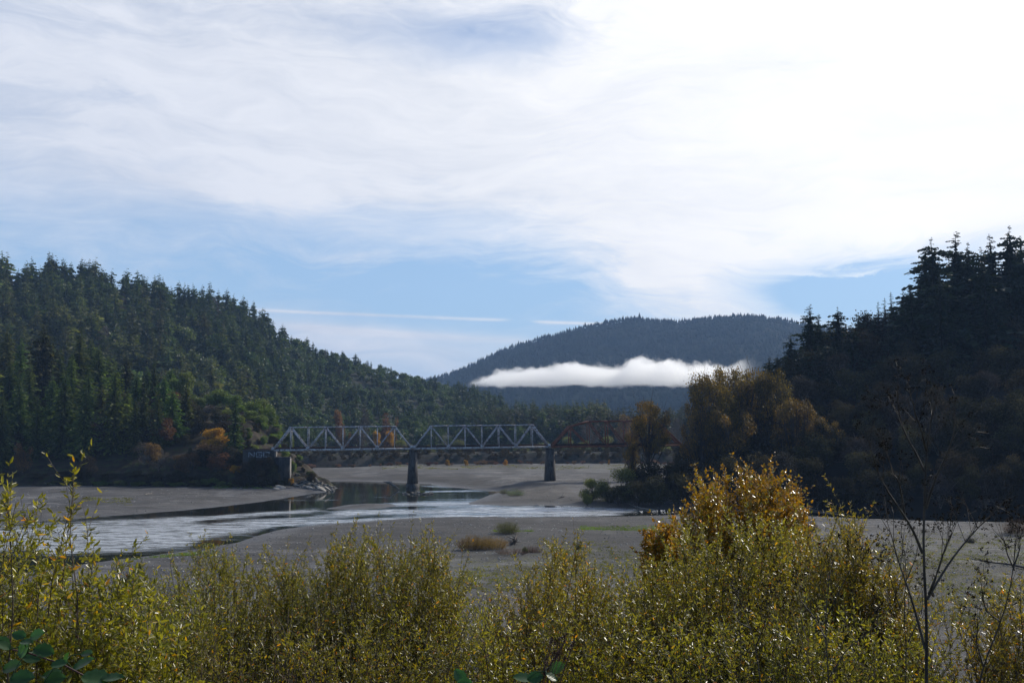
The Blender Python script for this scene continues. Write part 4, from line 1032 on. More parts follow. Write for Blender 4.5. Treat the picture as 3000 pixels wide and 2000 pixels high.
def span_meshes(kind, L, n, mat, heights):
    """meshes in span coordinates: x along, y across (0 and W), z up from the bottom chord"""
    W = 5.6; pl = L / n; out = []
    big = .62 if kind == 'silver' else .55
    for y in (0, W):
        def m(name, p, q, w, h):
            b = MB(); b.beam((p[0], y, p[1]), (q[0], y, q[1]), w, h); out.append((name, b.mesh(name, mat)))
        H = heights
        nodes = [(i * pl, H[i]) for i in range(n + 1)]
        ew = .74 if kind == 'silver' else .9
        m('end_post', (0.1, 0), nodes[1], .5, ew); m('end_post', (L - .1, 0), nodes[n - 1], .5, ew)
        b = MB()
        for i in range(1, n - 1): b.beam((nodes[i][0] - (0.15 if i == 1 else 0), y, nodes[i][1]), (nodes[i + 1][0] + (0.15 if i == n - 2 else .0), y, nodes[i + 1][1]), .5, .58 if kind == 'silver' else .8)
        out.append(('top_chord', b.mesh('top_chord', mat)))
        b = MB(); b.beam((0, y, -.25), (L, y, -.25), .5, .85); out.append(('bottom_chord', b.mesh('bottom_chord', mat)))
        for i in range(1, n):
            th_ = .34 if kind == 'silver' else .38
            m('vertical', (i * pl, -.5), (i * pl, H[i]), .3, (th_ if kind == 'silver' else .5) if i % 2 else th_ * .85)
        if kind == 'silver':
            for i in range(1, n - 1):
                a_, b_ = ((i * pl, H[i]), ((i + 1) * pl, 0)) if i % 2 else ((i * pl, 0), ((i + 1) * pl, H[i + 1]))
                m('diagonal', a_, b_, .36, .50)
        else:
            for i in range(1, n - 1):
                left = i < n / 2
                a_, b_ = ((i * pl, H[i]), ((i + 1) * pl, 0)) if left else ((i * pl, 0), ((i + 1) * pl, H[i + 1]))
                m('diagonal', a_, b_, .3, .46)
                if n / 2 - 2 < i < n / 2 + 1.5:
                    c_, d_ = ((i * pl, 0), ((i + 1) * pl, H[i + 1])) if left else ((i * pl, H[i]), ((i + 1) * pl, 0))
                    m('diagonal', c_, d_, .12, .14)
        yy = y - .27 if y == 0 else y + .27
        for i in range(0, n + 1):
            if kind == 'silver' and i % 2 == 0:
                b = MB(); s = 1.0 if 0 < i < n else .75
                b.add([(i * pl - s, yy, -.3), (i * pl + s, yy, -.3), (i * pl + s * .55, yy, 1.15), (i * pl - s * .55, yy, 1.15), (i * pl - s, yy + .06, -.3), (i * pl + s, yy + .06, -.3), (i * pl + s * .55, yy + .06, 1.15), (i * pl - s * .55, yy + .06, 1.15)],
                      [[0, 1, 2, 3], [7, 6, 5, 4], [0, 4, 5, 1], [1, 5, 6, 2], [2, 6, 7, 3], [3, 7, 4, 0]]); out.append(('gusset', b.mesh('gusset', mat)))
            elif kind == 'silver' and 0 < i < n:
                b = MB(); b.box((i * pl, yy, H[i] - .25), (1.5, .06, .9)); out.append(('gusset', b.mesh('gusset', mat)))
    for i in range(1, n):
        b = MB(); b.beam((i * pl, 0, heights[i]), (i * pl, W, heights[i]), .2, .3, up=(1, 0, 0))
        if i < n - 1:
            b.beam((i * pl, 0, heights[i] + .05), ((i + 1) * pl, W, heights[i + 1] + .05), .12, .12); b.beam((i * pl, W, heights[i] + .1), ((i + 1) * pl, 0, heights[i + 1] + .1), .12, .12)
        if i in (1, n - 1): b.beam((i * pl, 0, heights[i] - 1.8), (i * pl, W, heights[i] - 1.8), .2, .25, up=(1, 0, 0)); b.beam((i * pl, 0.1, heights[i] - 1.7), (i * pl, W / 2, heights[i] - .1), .12, .12, up=(1, 0, 0)); b.beam((i * pl, W - .1, heights[i] - 1.7), (i * pl, W / 2, heights[i] - .15), .12, .12, up=(1, 0, 0))
        out.append(('top_brace', b.mesh('top_brace', mat)))
    b = MB()
    for i in range(0, n + 1): b.beam((i * pl, .3, -.15), (i * pl, W - .3, -.15), .35, .75, up=(1, 0, 0))
    out.append(('floor_beam', b.mesh('floor_beam', mat)))
    b = MB(); b.beam((0, W / 2 - .9, .38), (L, W / 2 - .9, .38), .3, .45); b.beam((0, W / 2 + .9, .38), (L, W / 2 + .9, .38), .3, .45); out.append(('stringer', b.mesh('stringer', M['deck_wood'])))
    b = MB()
    for k in range(int(L / .55)): b.box((k * .55 + .3, W / 2 + rng.uniform(-.08, .08), .72), (.25, 4.3, .22))
    b.beam((0, W / 2 - .72, .92), (L, W / 2 - .72, .92), .08, .16); b.beam((0, W / 2 + .72, .92), (L, W / 2 + .72, .92), .08, .16)
    b.beam((0, .75, .9), (L, .75, .9), .2, .14); b.beam((0, W - .75, .9), (L, W - .75, .9), .2, .14)
    out.append(('track', b.mesh('track', M['deck_wood'])))
    return out


def bridge():
    Hh = 9.6; pz = Z_DECK

    def place(parts, name, label, s0, rot_pitch):
        o = A0 + DIRB * s0
        r = thing(name, label, 'bridge span', 'truss spans of the railway bridge', (o[0], o[1], pz + s0 * GRADE), (0, -math.atan(GRADE), TH))
        for nm, me in parts: obj(nm, me, r)
        return r
    hs = [0] + [Hh] * 7 + [0]
    silver = span_meshes('silver', 60.0, 8, M['truss_paint'], hs)
    place(silver, 'truss_span', 'silver painted steel truss span reaching from the graffiti abutment to the first pier', 0, 0)
    place(silver, 'truss_span', 'silver painted steel truss span between the two tapered river piers', 61.2, 0)
    hr = [0, 8.4, 10.6, 11.2, 11.2, 11.2, 10.6, 8.4, 0]; hr = [0, 8.5, 10.8, 10.8, 10.8, 10.8, 8.5, 0]
    rust = span_meshes('rust', 59.0, 7, M['truss_rust'], [0, 8.6, 10.8, 10.9, 10.9, 10.8, 8.6, 0])
    place(rust, 'truss_span', 'rust brown steel truss span with a sloped top running behind the cottonwoods', 122.4, 0)
    rust2 = span_meshes('rust', 59.0, 7, M['truss_rust'], [0, 8.6, 10.8, 10.9, 10.9, 10.8, 8.6, 0])
    # piers
    def pier(s0, zb, label, ped):
        o = A0 + DIRB * s0; zt = pz + s0 * GRADE - .75
        r = thing('bridge_pier', label, 'bridge pier', 'bridge piers', (o[0], o[1], zb), (0, 0, TH))
        h = zt - zb; hp = 2.1 if ped else 0
        def pl(w, d, n=10):
            # long plan with pointed ends
            return [(-w / 2, -d / 2 + 2.8), (-w * .25, -d / 2 + .6), (0, -d / 2), (w * .25, -d / 2 + .6), (w / 2, -d / 2 + 2.8), (w / 2, d / 2 + 2.8 - .0), (w * .25, d / 2 + 5.0), (0, d / 2 + 5.6), (-w * .25, d / 2 + 5.0), (-w / 2, d / 2 + 2.8)]
        b = MB(); cuts = [0, 1]; hh = h - hp - .6
        for a_, c_ in zip(cuts[:-1], cuts[1:]):
            wa = 4.9 - 1.55 * a_; wc = 4.9 - 1.55 * c_
            b.prism(pl(wa, 4.6 - 1.0 * a_), hp + hh * a_, pl(wc - (.04 if c_ < 1 else 0), 4.6 - 1.0 * c_), hp + hh * c_ - (.0))
        obj('shaft', b.mesh('shaft', M['concrete']), r)
        b = MB(); b.prism(pl(3.7, 4.0), hp + hh, pl(3.7, 4.0), hp + hh + .6); obj('cap', b.mesh('cap', M['concrete']), r)
        if ped:
            b = MB(); b.prism(pl(5.9, 6.6), -2, pl(5.9, 6.6), hp); obj('footing', b.mesh('footing', M['concrete']), r)
        b = MB(); b.box((-1.1, .0, h - .35 + .1), (1.0, .9, .5)); b.box((.9, 0, h - .25), (1.0, .9, .5)); b.box((-1.1, 5.6, h - .25), (1.0, .9, .5)); b.box((.9, 5.6, h - .25), (1.0, .9, .5))
        obj('bearing', b.mesh('bearing', M['deck_wood']), r)
    pier(60.6, -.1, 'tall tapered concrete pier standing in the river on a square footing', True)
    pier(121.8, 2.2, 'tall tapered concrete pier standing on the gravel bar', False)
    pier(182.2, 2.0, 'concrete pier half hidden by the bank trees under the end of the rusty span', False)
    # abutment with graffiti
    r = thing('bridge_abutment', 'dark concrete abutment wall with faded white letters at the left bridge end', 'abutment', None, (A0[0], A0[1], 0), (0, 0, TH))
    b = MB(); zt = pz - .3; Lw = 13.0; zl = P(770, 1341, 446)[2]
    b.box((-Lw / 2 + .4, 3.2, (zt + zl - 6) / 2), (Lw, 7.0, zt - zl + 6)); obj('wall', b.mesh('wall', M['concrete_shaded']), r)
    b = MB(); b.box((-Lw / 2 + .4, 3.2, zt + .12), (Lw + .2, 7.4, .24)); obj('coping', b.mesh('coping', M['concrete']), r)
    b = MB(); b.box((.95, 3.2, (zt + zl) / 2), (.28, 6.9, zt - zl + .2)); obj('sunlit_end', b.mesh('sunlit_end', M['concrete_sunlit']), r)  # lighter slab: sunlight on the wall end put into its colour
    b = MB(); b.box((4.2 - 2.4, 3.6, (zl + 2) / 2 - .2), (10.8, 5.6, zl - 2.1 + .2 + 1)); obj('lower_wall', b.mesh('lower_wall', M['concrete_shaded']), r)
    b = MB(); b.box((7.27, 3.6, (zl + 2) / 2 - .3), (.12, 5.5, zl - 2.2)); obj('sunlit_corner', b.mesh('sunlit_corner', M['concrete_sunlit']), r)  # thin light strip added to paint the sunlit corner edge
    # letters N G C as painted strokes
    x0 = P(729, 1330, 446)[0] - A0[0]; Hl = zt - zl - 1.0; z0 = zl + .35; yf = -.325
    b = MB()
    def stroke(x1, z1, x2, z2, w=.42): b.beam((x1, yf, z1), (x2, yf, z2), .05, w)
    wl = 2.3
    stroke(x0, z0, x0, z0 + Hl); stroke(x0, z0 + Hl, x0 + wl, z0 + .1); stroke(x0 + wl, z0, x0 + wl, z0 + Hl)
    for k, off in enumerate((3.2, 6.3)):
        x = x0 + off
        stroke(x, z0 + .2, x, z0 + Hl - .2); stroke(x - .1, z0 + Hl - .1, x + wl, z0 + Hl - .1); stroke(x - .1, z0 + .1, x + wl, z0 + .1); stroke(x + wl, z0 + Hl - .1, x + wl, z0 + Hl - .75)
        if k == 0: stroke(x + wl, z0, x + wl, z0 + Hl * .45); stroke(x + wl * .45, z0 + Hl * .45, x + wl, z0 + Hl * .45)
        else: stroke(x + wl, z0, x + wl, z0 + .7)
    obj('graffiti_letters', b.mesh('graffiti_letters', M['graffiti']), r)
    # approach track
    b = MB(); b.box((-6.2, 2.8, zt + .4), (12, 4.2, .3)); b.beam((-12, 2.1, zt + .64), (-.2, 2.1, zt + .64), .1, .16); b.beam((-12, 3.5, zt + .64), (-.2, 3.5, zt + .64), .1, .16); obj('approach_track', b.mesh('approach_track', M['deck_wood']), r)
    o = P(862, 1398, 444)
    t = thing('ladder', 'old pale metal frame standing right of the concrete corner', 'ladder', None, (P(853, 1405, 443)[0], 443, P(853, 1405, 443)[2]))
    b = MB()
    b.beam((0, 0, 0), (.05, 0, 3.2), .1, .1); b.beam((.8, 0, 0), (.8, 0, 1.8), .1, .1); obj('post', b.mesh('post', M['drift']), t)
    b = MB(); b.beam((0, 0, 1.8), (.8, 0, 1.8), .1, .1); b.beam((0, 0, 3.1), (.7, 0, 3.1), .1, .1); obj('rung', b.mesh('rung', M['drift']), t)


bridge()


# ------------------------------------------------------------------ rocks, driftwood, plants on the bar
def rock_mesh(seed, flat=.5, sub=2):
    g = np.random.default_rng(seed)
    n = 42 * sub; v = g.normal(size=(n, 3)); v /= np.linalg.norm(v, axis=1, keepdims=True)
    v *= (1 + .25 * g.normal(size=(n, 1)) * .6) * np.array([1, .8, flat])
    import bmesh
    bm = bmesh.new(); [bm.verts.new(p) for p in v]; bmesh.ops.convex_hull(bm, input=bm.verts)
    loose = [x for x in bm.verts if not x.link_faces]
    bmesh.ops.delete(bm, geom=loose, context='VERTS')
    me = bpy.data.meshes.new('rock'); bm.to_mesh(me); bm.free(); return me


def rocks():
    g = np.random.default_rng(8)
    rk = [rock_mesh(s, f, 1) for s, f in ((1, .5), (2, .7), (3, .35), (4, .6))]
    for m_ in rk: m_.materials.append(M['rock'])
    pk = [rock_mesh(s, f, 1) for s, f in ((5, .25), (6, .3))]
    for m_ in pk: m_.materials.append(M['rock_pale'])
    for k in range(190):
        u = g.random(); px = 868 + 118 * u ** .8; Y = 443 - 8 * u + g.uniform(-5, 14)
        fy = np.interp(px, H_NEAR.px, H_NEAR.fy); ry = np.interp(px, H_NEAR.px, H_NEAR.rp[:, 1])
        X, _, Z = H_NEAR.at(px, (Y - fy) / (ry - fy)); s = g.uniform(.35, 1.3)
        z = float(Z) if Y > fy else float(ground_z(X, Y))
        obj('rock', rk[g.integers(4)], None, (float(X), Y, max(z, 0) + .05), (g.uniform(-.4, .4), g.uniform(-.4, .4), g.uniform(0, 6)), (s * 1.3, s, s),
            label='grey boulder in the rockfall at the river point below the bridge', category='rock', group='boulders of the rockfall point')
    slabs = [(823, 1428, 2.4, 'large tilted pale slab on the gravel below the abutment'), (810, 1433, 1.5, 'small dark edged slab left of the large tilted one'), (872, 1424, 2.0, 'long pale slab leaning at the foot of the cliff'), (890, 1418, 2.6, 'long slab propped against the cliff foot'), (925, 1418, 2.0, 'pale slab among boulders on the point'), (940, 1432, 2.4, 'flat slab at the water edge of the point'), (962, 1434, 2.0, 'flat slab at the tip of the point'), (905, 1428, 1.6, 'pale slab between gravel and boulders'), (937, 1411, 1.4, 'upright pale slab high on the point')]
    for i, (px, py, s, lab) in enumerate(slabs):
        p = G(px, py, 1.6)
        obj('rock_slab', pk[i % 2], None, (p[0], p[1], 1.9), (g.uniform(-.4, .4), g.uniform(.1, .6), g.uniform(-.5, .5)), (s, s * .8, s * .8), label=lab, category='rock')
    # riprap islet at the first pier
    c = G(1222, 1447); 
    for k in range(60):
        a = g.uniform(0, 6.28); q = math.sqrt(g.random()); s = g.uniform(.3, .9)
        obj('rock', rk[g.integers(4)], None, (c[0] + math.cos(a) * q * 6.0, c[1] + 1 + math.sin(a) * q * 4.0, .5 * (1 - q)), (g.uniform(-.4, .4), g.uniform(-.4, .4), g.uniform(0, 6)), (s * 1.4, s, s),
            label='dark stone in the islet around the foot of the river pier', category='rock', group='stones of the pier islet')
    put(BAY[0], 'bush', 1238, 1437, c[1], 16, 'small yellowish bush on the stone islet by the pier', 'bush', zbase=.2, zoff=0)
    put(DARK[0], 'bush', 1200, 1439, c[1], 22, 'small dark bush on the stone islet by the pier', 'bush', zbase=.2, zoff=0)
    put(DARK[1], 'bush', 1263, 1428, c[1] + 20, 16, 'small dark bush behind the stone islet', 'bush', zbase=.1, zoff=0)


rocks()


def log(name, p0, p1, r0, r1, mat, label, roots=0, branches=0, seed=0):
    g = np.random.default_rng(seed)
    r = thing(name, label, 'driftwood', None, p0)
    d = np.array(p1) - np.array(p0); L = np.linalg.norm(d); s = np.linspace(0, 1, 9)[:, None]
    path = s * d + np.sin(s * 5) * .02 * L * np.array([0, 0.3, .6])
    v, f = tubes([path], [np.linspace(r0, r1, 9)], 8); b = MB(); b.add(v, f); obj('log_trunk', b.mesh('log_trunk', mat, True), r)
    pp, rr = [], []
    for k in range(roots):
        v = g.normal(size=3); v = v / np.linalg.norm(v) * g.uniform(1.5, 3.2) * r0 * 2; v -= d / L * r0 * 2
        pp.append(s * v + np.sin(s * 4) * g.normal(size=3) * .1); rr.append(np.linspace(r0 * .3, r0 * .05, 9))
    for k in range(branches):
        t = g.uniform(.3, 1); v = g.normal(size=3) * .25 * L * .6 + d * .3; v[2] = abs(v[2]) * .6
        pp.append(t * d + s * v); rr.append(np.linspace(r1 * .7, r1 * .15, 9))
    if pp:
        v, f = tubes(pp, rr, 5); b = MB(); b.add(v, f); obj('roots' if roots else 'branches', b.mesh('roots', mat, True), r)
    return r


def bar_objects():
    def gp(px, py, z=None):
        p = G(px, py, 1.2)
        for _ in range(3): p = G(px, py, float(ground_z(p[0], p[1])) if z is None else z)
        return p
    log('fallen_tree', G(1168, 1434, 0) + [0, 0, .3], P(1140, 1412, 440), .35, .6, M['drift'], 'snagged dead tree leaning out of the water left of the river pier', 0, 14, 1)
    log('driftwood_log', gp(1590, 1471) + [0, 0, .3], gp(1652, 1457) + [0, 0, .4], .25, .15, M['drift'], 'bleached forked driftwood log on the sand tip', 8, 5, 2)
    log('driftwood_log', gp(1545, 1477) + [0, 0, .2], gp(1575, 1474) + [0, 0, .2], .16, .08, M['drift'], 'short pale driftwood pieces left of the forked log', 0, 4, 3)
    log('driftwood_log', gp(1650, 1468) + [0, 0, .2], gp(1730, 1478) + [0, 0, .2], .18, .1, M['drift_dark'], 'thin dark driftwood pole right of the forked log', 0, 4, 12)
    log('driftwood_log', gp(1935, 1503) + [0, 0, .3], gp(1862, 1487, .3) + [0, 0, .4], .45, .2, M['drift'], 'long grey log lying at the water below the thicket', 0, 2, 4)
    log('driftwood_log', gp(3010, 1668) + [0, 0, .25], gp(2870, 1645) + [0, 0, .35], .22, .10, M['drift_dark'], 'long dark dead branch on the gravel at the right', 0, 10, 5)
    log('driftwood_log', gp(2480, 1515) + [0, 0, .3], gp(2370, 1500, .3) + [0, 0, .4], .12, .05, M['drift'], 'thin bleached branches at the water behind the orange shrub', 0, 8, 6)
    log('driftwood_log', gp(425, 1449) + [0, 0, .15], gp(446, 1446) + [0, 0, .2], .2, .1, M['drift'], 'tiny bleached log on the left gravel bank', 0, 3, 7)
    log('tree_stump', gp(1507, 1594) + [0, 0, .5], gp(1513, 1580) + [0, 0, 1.0], .3, .2, M['drift_dark'], 'dark root wad beside the orange willow clump', 34, 6, 8)
    log('driftwood_log', gp(555, 1474) + [0, 0, .1], gp(567, 1474) + [0, 0, .2], .2, .12, M['drift_dark'], 'small dark log on the left gravel bank', 3, 3, 9)

    def bush(px, py_top, py_base, w, mat, label, n=3500, card=.035, seed=0, name='bush', flat=1.0):
        p = gp(px, py_base); h = (py_base - py_top) / 3000 * p[1]; wd = w / 3000 * p[1]
        g = np.random.default_rng(seed)
        # many upright shoots
        ns = 120; a = g.uniform(0, 6.28, ns); q = np.sqrt(g.random(ns)); sx = np.cos(a) * q * wd * .32; sy = np.sin(a) * q * wd * .32
        hh = h * (1 - .5 * q ** 2) * g.uniform(.7, 1.1, ns); s = np.linspace(0, 1, 5)[None, :, None]
        st = np.stack([sx, sy, 0 * sx], 1)[:, None]; en = np.stack([sx * 1.5, sy * 1.5, hh], 1)[:, None]
        path = st + (en - st) * s
        tv, tf = tubes(path, np.repeat(np.linspace(.03, .008, 5)[None], ns, 0), 3)
        k = g.integers(ns, size=n); t = g.uniform(.15, 1.0, n)[:, None]
        c = (st[k, 0] + (en - st)[k, 0] * t) + g.normal(size=(n, 3)) * np.array([.06 * wd, .06 * wd, .03 * h])
        c[:, 2] = np.maximum(c[:, 2], .03)
        ax = g.normal(size=(n, 3)) * .6 + np.array([0, 0, .7]); ax /= np.linalg.norm(ax, axis=1, keepdims=True); bx = np.cross(ax, g.normal(size=(n, 3))); bx /= np.linalg.norm(bx, axis=1, keepdims=True)
        L_ = card * max(h, 1.5) * g.uniform(.8, 1.8, (n, 1)); V, F = diamonds(c, ax * L_, bx * L_ * .45)
        r = thing(name, label, 'bush', None, p)
        obj('foliage', make_mesh('foliage', V, [F], mat), r); obj('stems', make_mesh('stems', tv, [tf], M['twig']), r)
    bush(1487, 1523, 1562, 82, M['willow_far'], 'round green willow bush standing alone on the near gravel bar', 6000, seed=1)
    bush(1380, 1566, 1610, 90, M['rust_or'], 'orange brown willow clump on the gravel, left part', 6500, seed=2)
    bush(1440, 1568, 1608, 110, M['rust_or'], 'orange brown willow clump on the gravel, right and taller part', 7500, seed=3)
    bush(1500, 1604, 1622, 110, M['red_brush'], 'low dusky purple brush in front of the orange clump', 3500, seed=4)
    bush(1560, 1596, 1618, 70, M['red_brush'], 'low dusky brush right of the dark root wad', 2500, seed=14)
    bush(1538, 1600, 1620, 22, M['grass_green'], 'small bright green plant in the dusky brush', 900, seed=5)
    bush(1693, 1590, 1608, 26, M['grass_green'], 'small bright green tuft alone on the gravel', 1200, seed=6)
    bush(1510, 1430, 1452, 60, M['grass_green'], 'yellow green reeds at the head of the inlet', 2500, seed=7)
    bush(1480, 1430, 1446, 40, M['willow_far'], 'olive reeds left of the yellow green ones at the inlet', 1800, seed=17)
    bush(1455, 1437, 1443, 60, M['gold'], 'low orange weeds at the inlet water edge', 900, seed=8)
    bush(2975, 1515, 1562, 90, M['red_brush'], 'reddish leafless bush at the right edge of the gravel', 4500, .03, seed=9)
    bush(2842, 1572, 1590, 34, M['dark_leaf'], 'small dark tussock on the right gravel', 1500, seed=10)
    bush(2375, 1522, 1556, 50, M['red_brush'], 'reddish twiggy bush behind the orange shrub', 2500, .03, seed=11)
    bush(605, 1588, 1606, 70, M['grass_green'], 'green reeds at the river edge behind the left willows', 2500, seed=12)
    bush(1310, 1440, 1446, 12, M['dark_leaf'], 'tiny dark snag by the pier pool', 300, seed=15)
    # grass scattered on the bar
    g = np.random.default_rng(5); C = []; mats = []
    zones = [(1350, 2050, 1590, 1740, 1400, 0), (2560, 3050, 1560, 1830, 1500, 0), (1120, 1900, 1362, 1376, 700, 1), (1950, 2350, 1560, 1700, 200, 0), (1700, 1960, 1538, 1552, 240, 2), (380, 640, 1606, 1622, 120, 2), (1440, 1560, 1556, 1566, 60, 2), (1000, 1400, 1640, 1800, 500, 0), (620, 800, 1418, 1430, 120, 2), (280, 760, 1418, 1424, 160, 0), (240, 390, 1462, 1476, 60, 0)]
    cc, aa, bb, mi = [], [], [], []
    for (x0, x1, y0, y1, n, kk) in zones:
        for k in range(n):
            px, py = g.uniform(x0, x1), g.uniform(y0, y1)
            p = G(px, py, 1.4 if y0 > 1500 else 2.8 if kk == 1 else 1.3)
            if kk != 2 and float(vnoise(p[0] * .08, p[1] * .05, 3)) < .45: continue
            p[2] = float(ground_z(p[0], p[1]))
            if p[2] < .1: continue
            nb = g.integers(8, 18); sp = g.uniform(.15, .55) * (1.8 if p[1] > 350 else 1); c = p + np.stack([g.normal(size=nb) * sp, g.normal(size=nb) * sp, np.full(nb, -.02)], 1)
            a = np.stack([g.normal(size=nb) * .12, g.normal(size=nb) * .12, g.uniform(.12, .38, nb)], 1) * (1.6 if p[1] > 350 else 1)
            th = g.uniform(0, 6.28, nb); b = np.stack([np.cos(th), np.sin(th), 0 * th], 1) * g.uniform(.06, .16, (nb, 1)) * (1.8 if p[1] > 350 else 1)
            cc.append(c); aa.append(a); bb.append(b); mi.append(np.full(nb, 1 if kk == 2 else 0))
    V, F = diamonds(np.concatenate(cc), np.concatenate(aa), np.concatenate(bb))
    obj('grass', make_mesh('grass', V, [F], [M['grass'], M['grass_green']], midx=np.concatenate(mi)), kind='stuff', label='sparse tufts of grass and weeds on the gravel bars', category='grass')
    # loose cobbles
    n = 9000; px = g.uniform(0, 3000, n); py = 1390 + 420 * g.random(n) ** .8
    rk = rock_mesh(77, .6, 1); rv = np.array([v.co[:] for v in rk.vertices]); rf = [list(p.vertices) for p in rk.polygons]; rf = np.array([f[:3] for f in rf])
    P0 = np.array([G(a, b, 1.0) for a, b in zip(px, py)]); sdv = river_sd(P0[:, 0], P0[:, 1]); zz = ground_z(P0[:, 0], P0[:, 1], sdv)
    ok = (sdv > .5) & (P0[:, 1] > 100) & (P0[:, 1] < 480); P0 = P0[ok]; P0[:, 2] = zz[ok]; m = len(P0)
    s = .05 + .16 * g.random((m, 1, 1)) ** 3 + .0004 * P0[:, 1][:, None, None]
    th = g.uniform(0, 6.28, m); cs, sn = np.cos(th)[:, None], np.sin(th)[:, None]
    Vr = np.stack([rv[None, :, 0] * cs - rv[None, :, 1] * sn, rv[None, :, 0] * sn + rv[None, :, 1] * cs, np.repeat(rv[None, :, 2], m, 0)], -1) * s + P0[:, None, :]
    F = (np.arange(m)[:, None, None] * len(rv) + rf[None]).reshape(-1, 3)
    obj('cobbles', make_mesh('cobbles', Vr.reshape(-1, 3), [F], M['rock_var']), kind='stuff', label='loose grey cobbles strewn over the gravel bars', category='cobbles')


M['rust_or'] = foliage('orange brown willow', (0.10, 0.055, 0.012), (0.22, 0.12, 0.02), 0.35, 0.6, 0.2, objvar=.1)
M['rock_var'] = foliage('loose cobbles', (0.09, 0.088, 0.085), (0.36, 0.35, 0.33), 0.0, 0.8, 0.25, objvar=0)
bar_objects()


# ------------------------------------------------------------------ fog bank over the valley
def fog_bank():
    Y0 = 2750; x0, x1 = P(1340, 1100, Y0)[0], P(2330, 1100, Y0)[0]
    zb, zt = P(1500, 1152, Y0)[2], P(1500, 1040, Y0)[2]
    cx, cz = (x0 + x1) / 2, (zb + zt) / 2; hx, hz, hy = (x1 - x0) / 2, (zt - zb) / 2, 110
    b = MB(); b.box((0, 0, 0), (2 * hx, 2 * hy, 2 * hz)); m, nt, out = new_mat('valley fog')
    tc = nt.nodes.new('ShaderNodeTexCoord'); sep = nt.nodes.new('ShaderNodeSeparateXYZ'); nt.links.new(tc.outputs['Object'], sep.inputs[0])
    x, y, z = (E(nt, sep.outputs[i]) for i in range(3))
    u = (x / (2 * hx)) + .5                                    # 0..1 left to right
    fc = nt.nodes.new('ShaderNodeFloatCurve'); cu = fc.mapping.curves[0]
    def pxu(px): return (P(px, 1100, Y0)[0] - x0) / (x1 - x0)
    tops = [(1340, 1135), (1370, 1122), (1420, 1103), (1500, 1088), (1600, 1078), (1680, 1068), (1740, 1068), (1790, 1078), (1830, 1074), (1868, 1052), (1900, 1062), (1930, 1068), (1960, 1063), (2010, 1072), (2080, 1076), (2140, 1072), (2175, 1052), (2200, 1068), (2330, 1090)]
    def zn(py): return (P(1500, py, Y0)[2] - zb) / (zt - zb)
    pts = [(pxu(a), zn(b_)) for a, b_ in tops]
    while len(cu.points) < len(pts): cu.points.new(.5, .5)
    for p_, (a, c) in zip(cu.points, pts): p_.location = (min(max(a, 0), 1), c)
    fc.mapping.update(); nt.links.new(u.s, fc.inputs['Value'])
    top = E(nt, fc.outputs[0])
    zz = z / (2 * hz) + .5
    n1 = noise(nt, tc.outputs['Object'], 0.014, 6, .62); n2 = noise(nt, tc.outputs['Object'], 0.045, 5, .65)
    nn = (n1 - .5) * .75 + (n2 - .5) * .5
    topd = (top - zz + nn * .9)
    fcb = (zz - .20 + u.ss(.1, .0) * -.0 + nn * .5)
    yy = (y.abs() / hy * -1.0 + 1.0 + nn)
    ends = u.ss(0.02, .10) * u.ss(.88, .74)
    d = topd.ss(0.0, .08) * fcb.ss(0.0, .06) * yy.ss(0.05, .35) * ends
    v = nt.nodes.new('ShaderNodeVolumePrincipled'); v.inputs['Color'].default_value = (1, 1, 1, 1); v.inputs['Anisotropy'].default_value = 0.66
    nt.links.new((d * 0.022).s, v.inputs['Density']); nt.links.new(v.outputs[0], out.inputs['Volume'])
    o = obj('fog_bank', b.mesh('fog_bank', m), None, (cx, Y0, cz), kind='stuff', label='bright white bank of valley fog lying in front of the mountain', category='fog')
    return o


fog_bank()


# ------------------------------------------------------------------ haze
def haze():
    m, nt, out = new_mat('valley air')
    v = nt.nodes.new('ShaderNodeVolumePrincipled'); v.inputs['Color'].default_value = (0.42, 0.64, 1.0, 1); v.inputs['Density'].default_value = HAZE; v.inputs['Anisotropy'].default_value = 0.0
    nt.links.new(v.outputs[0], out.inputs['Volume'])
    b = MB(); b.box((0, 4500, 300), (12600, 15400, 608)); obj('haze', b.mesh('haze', m), kind='stuff', label='thin blue haze in the valley air', category='haze')


HAZE = 7.0e-5
haze()


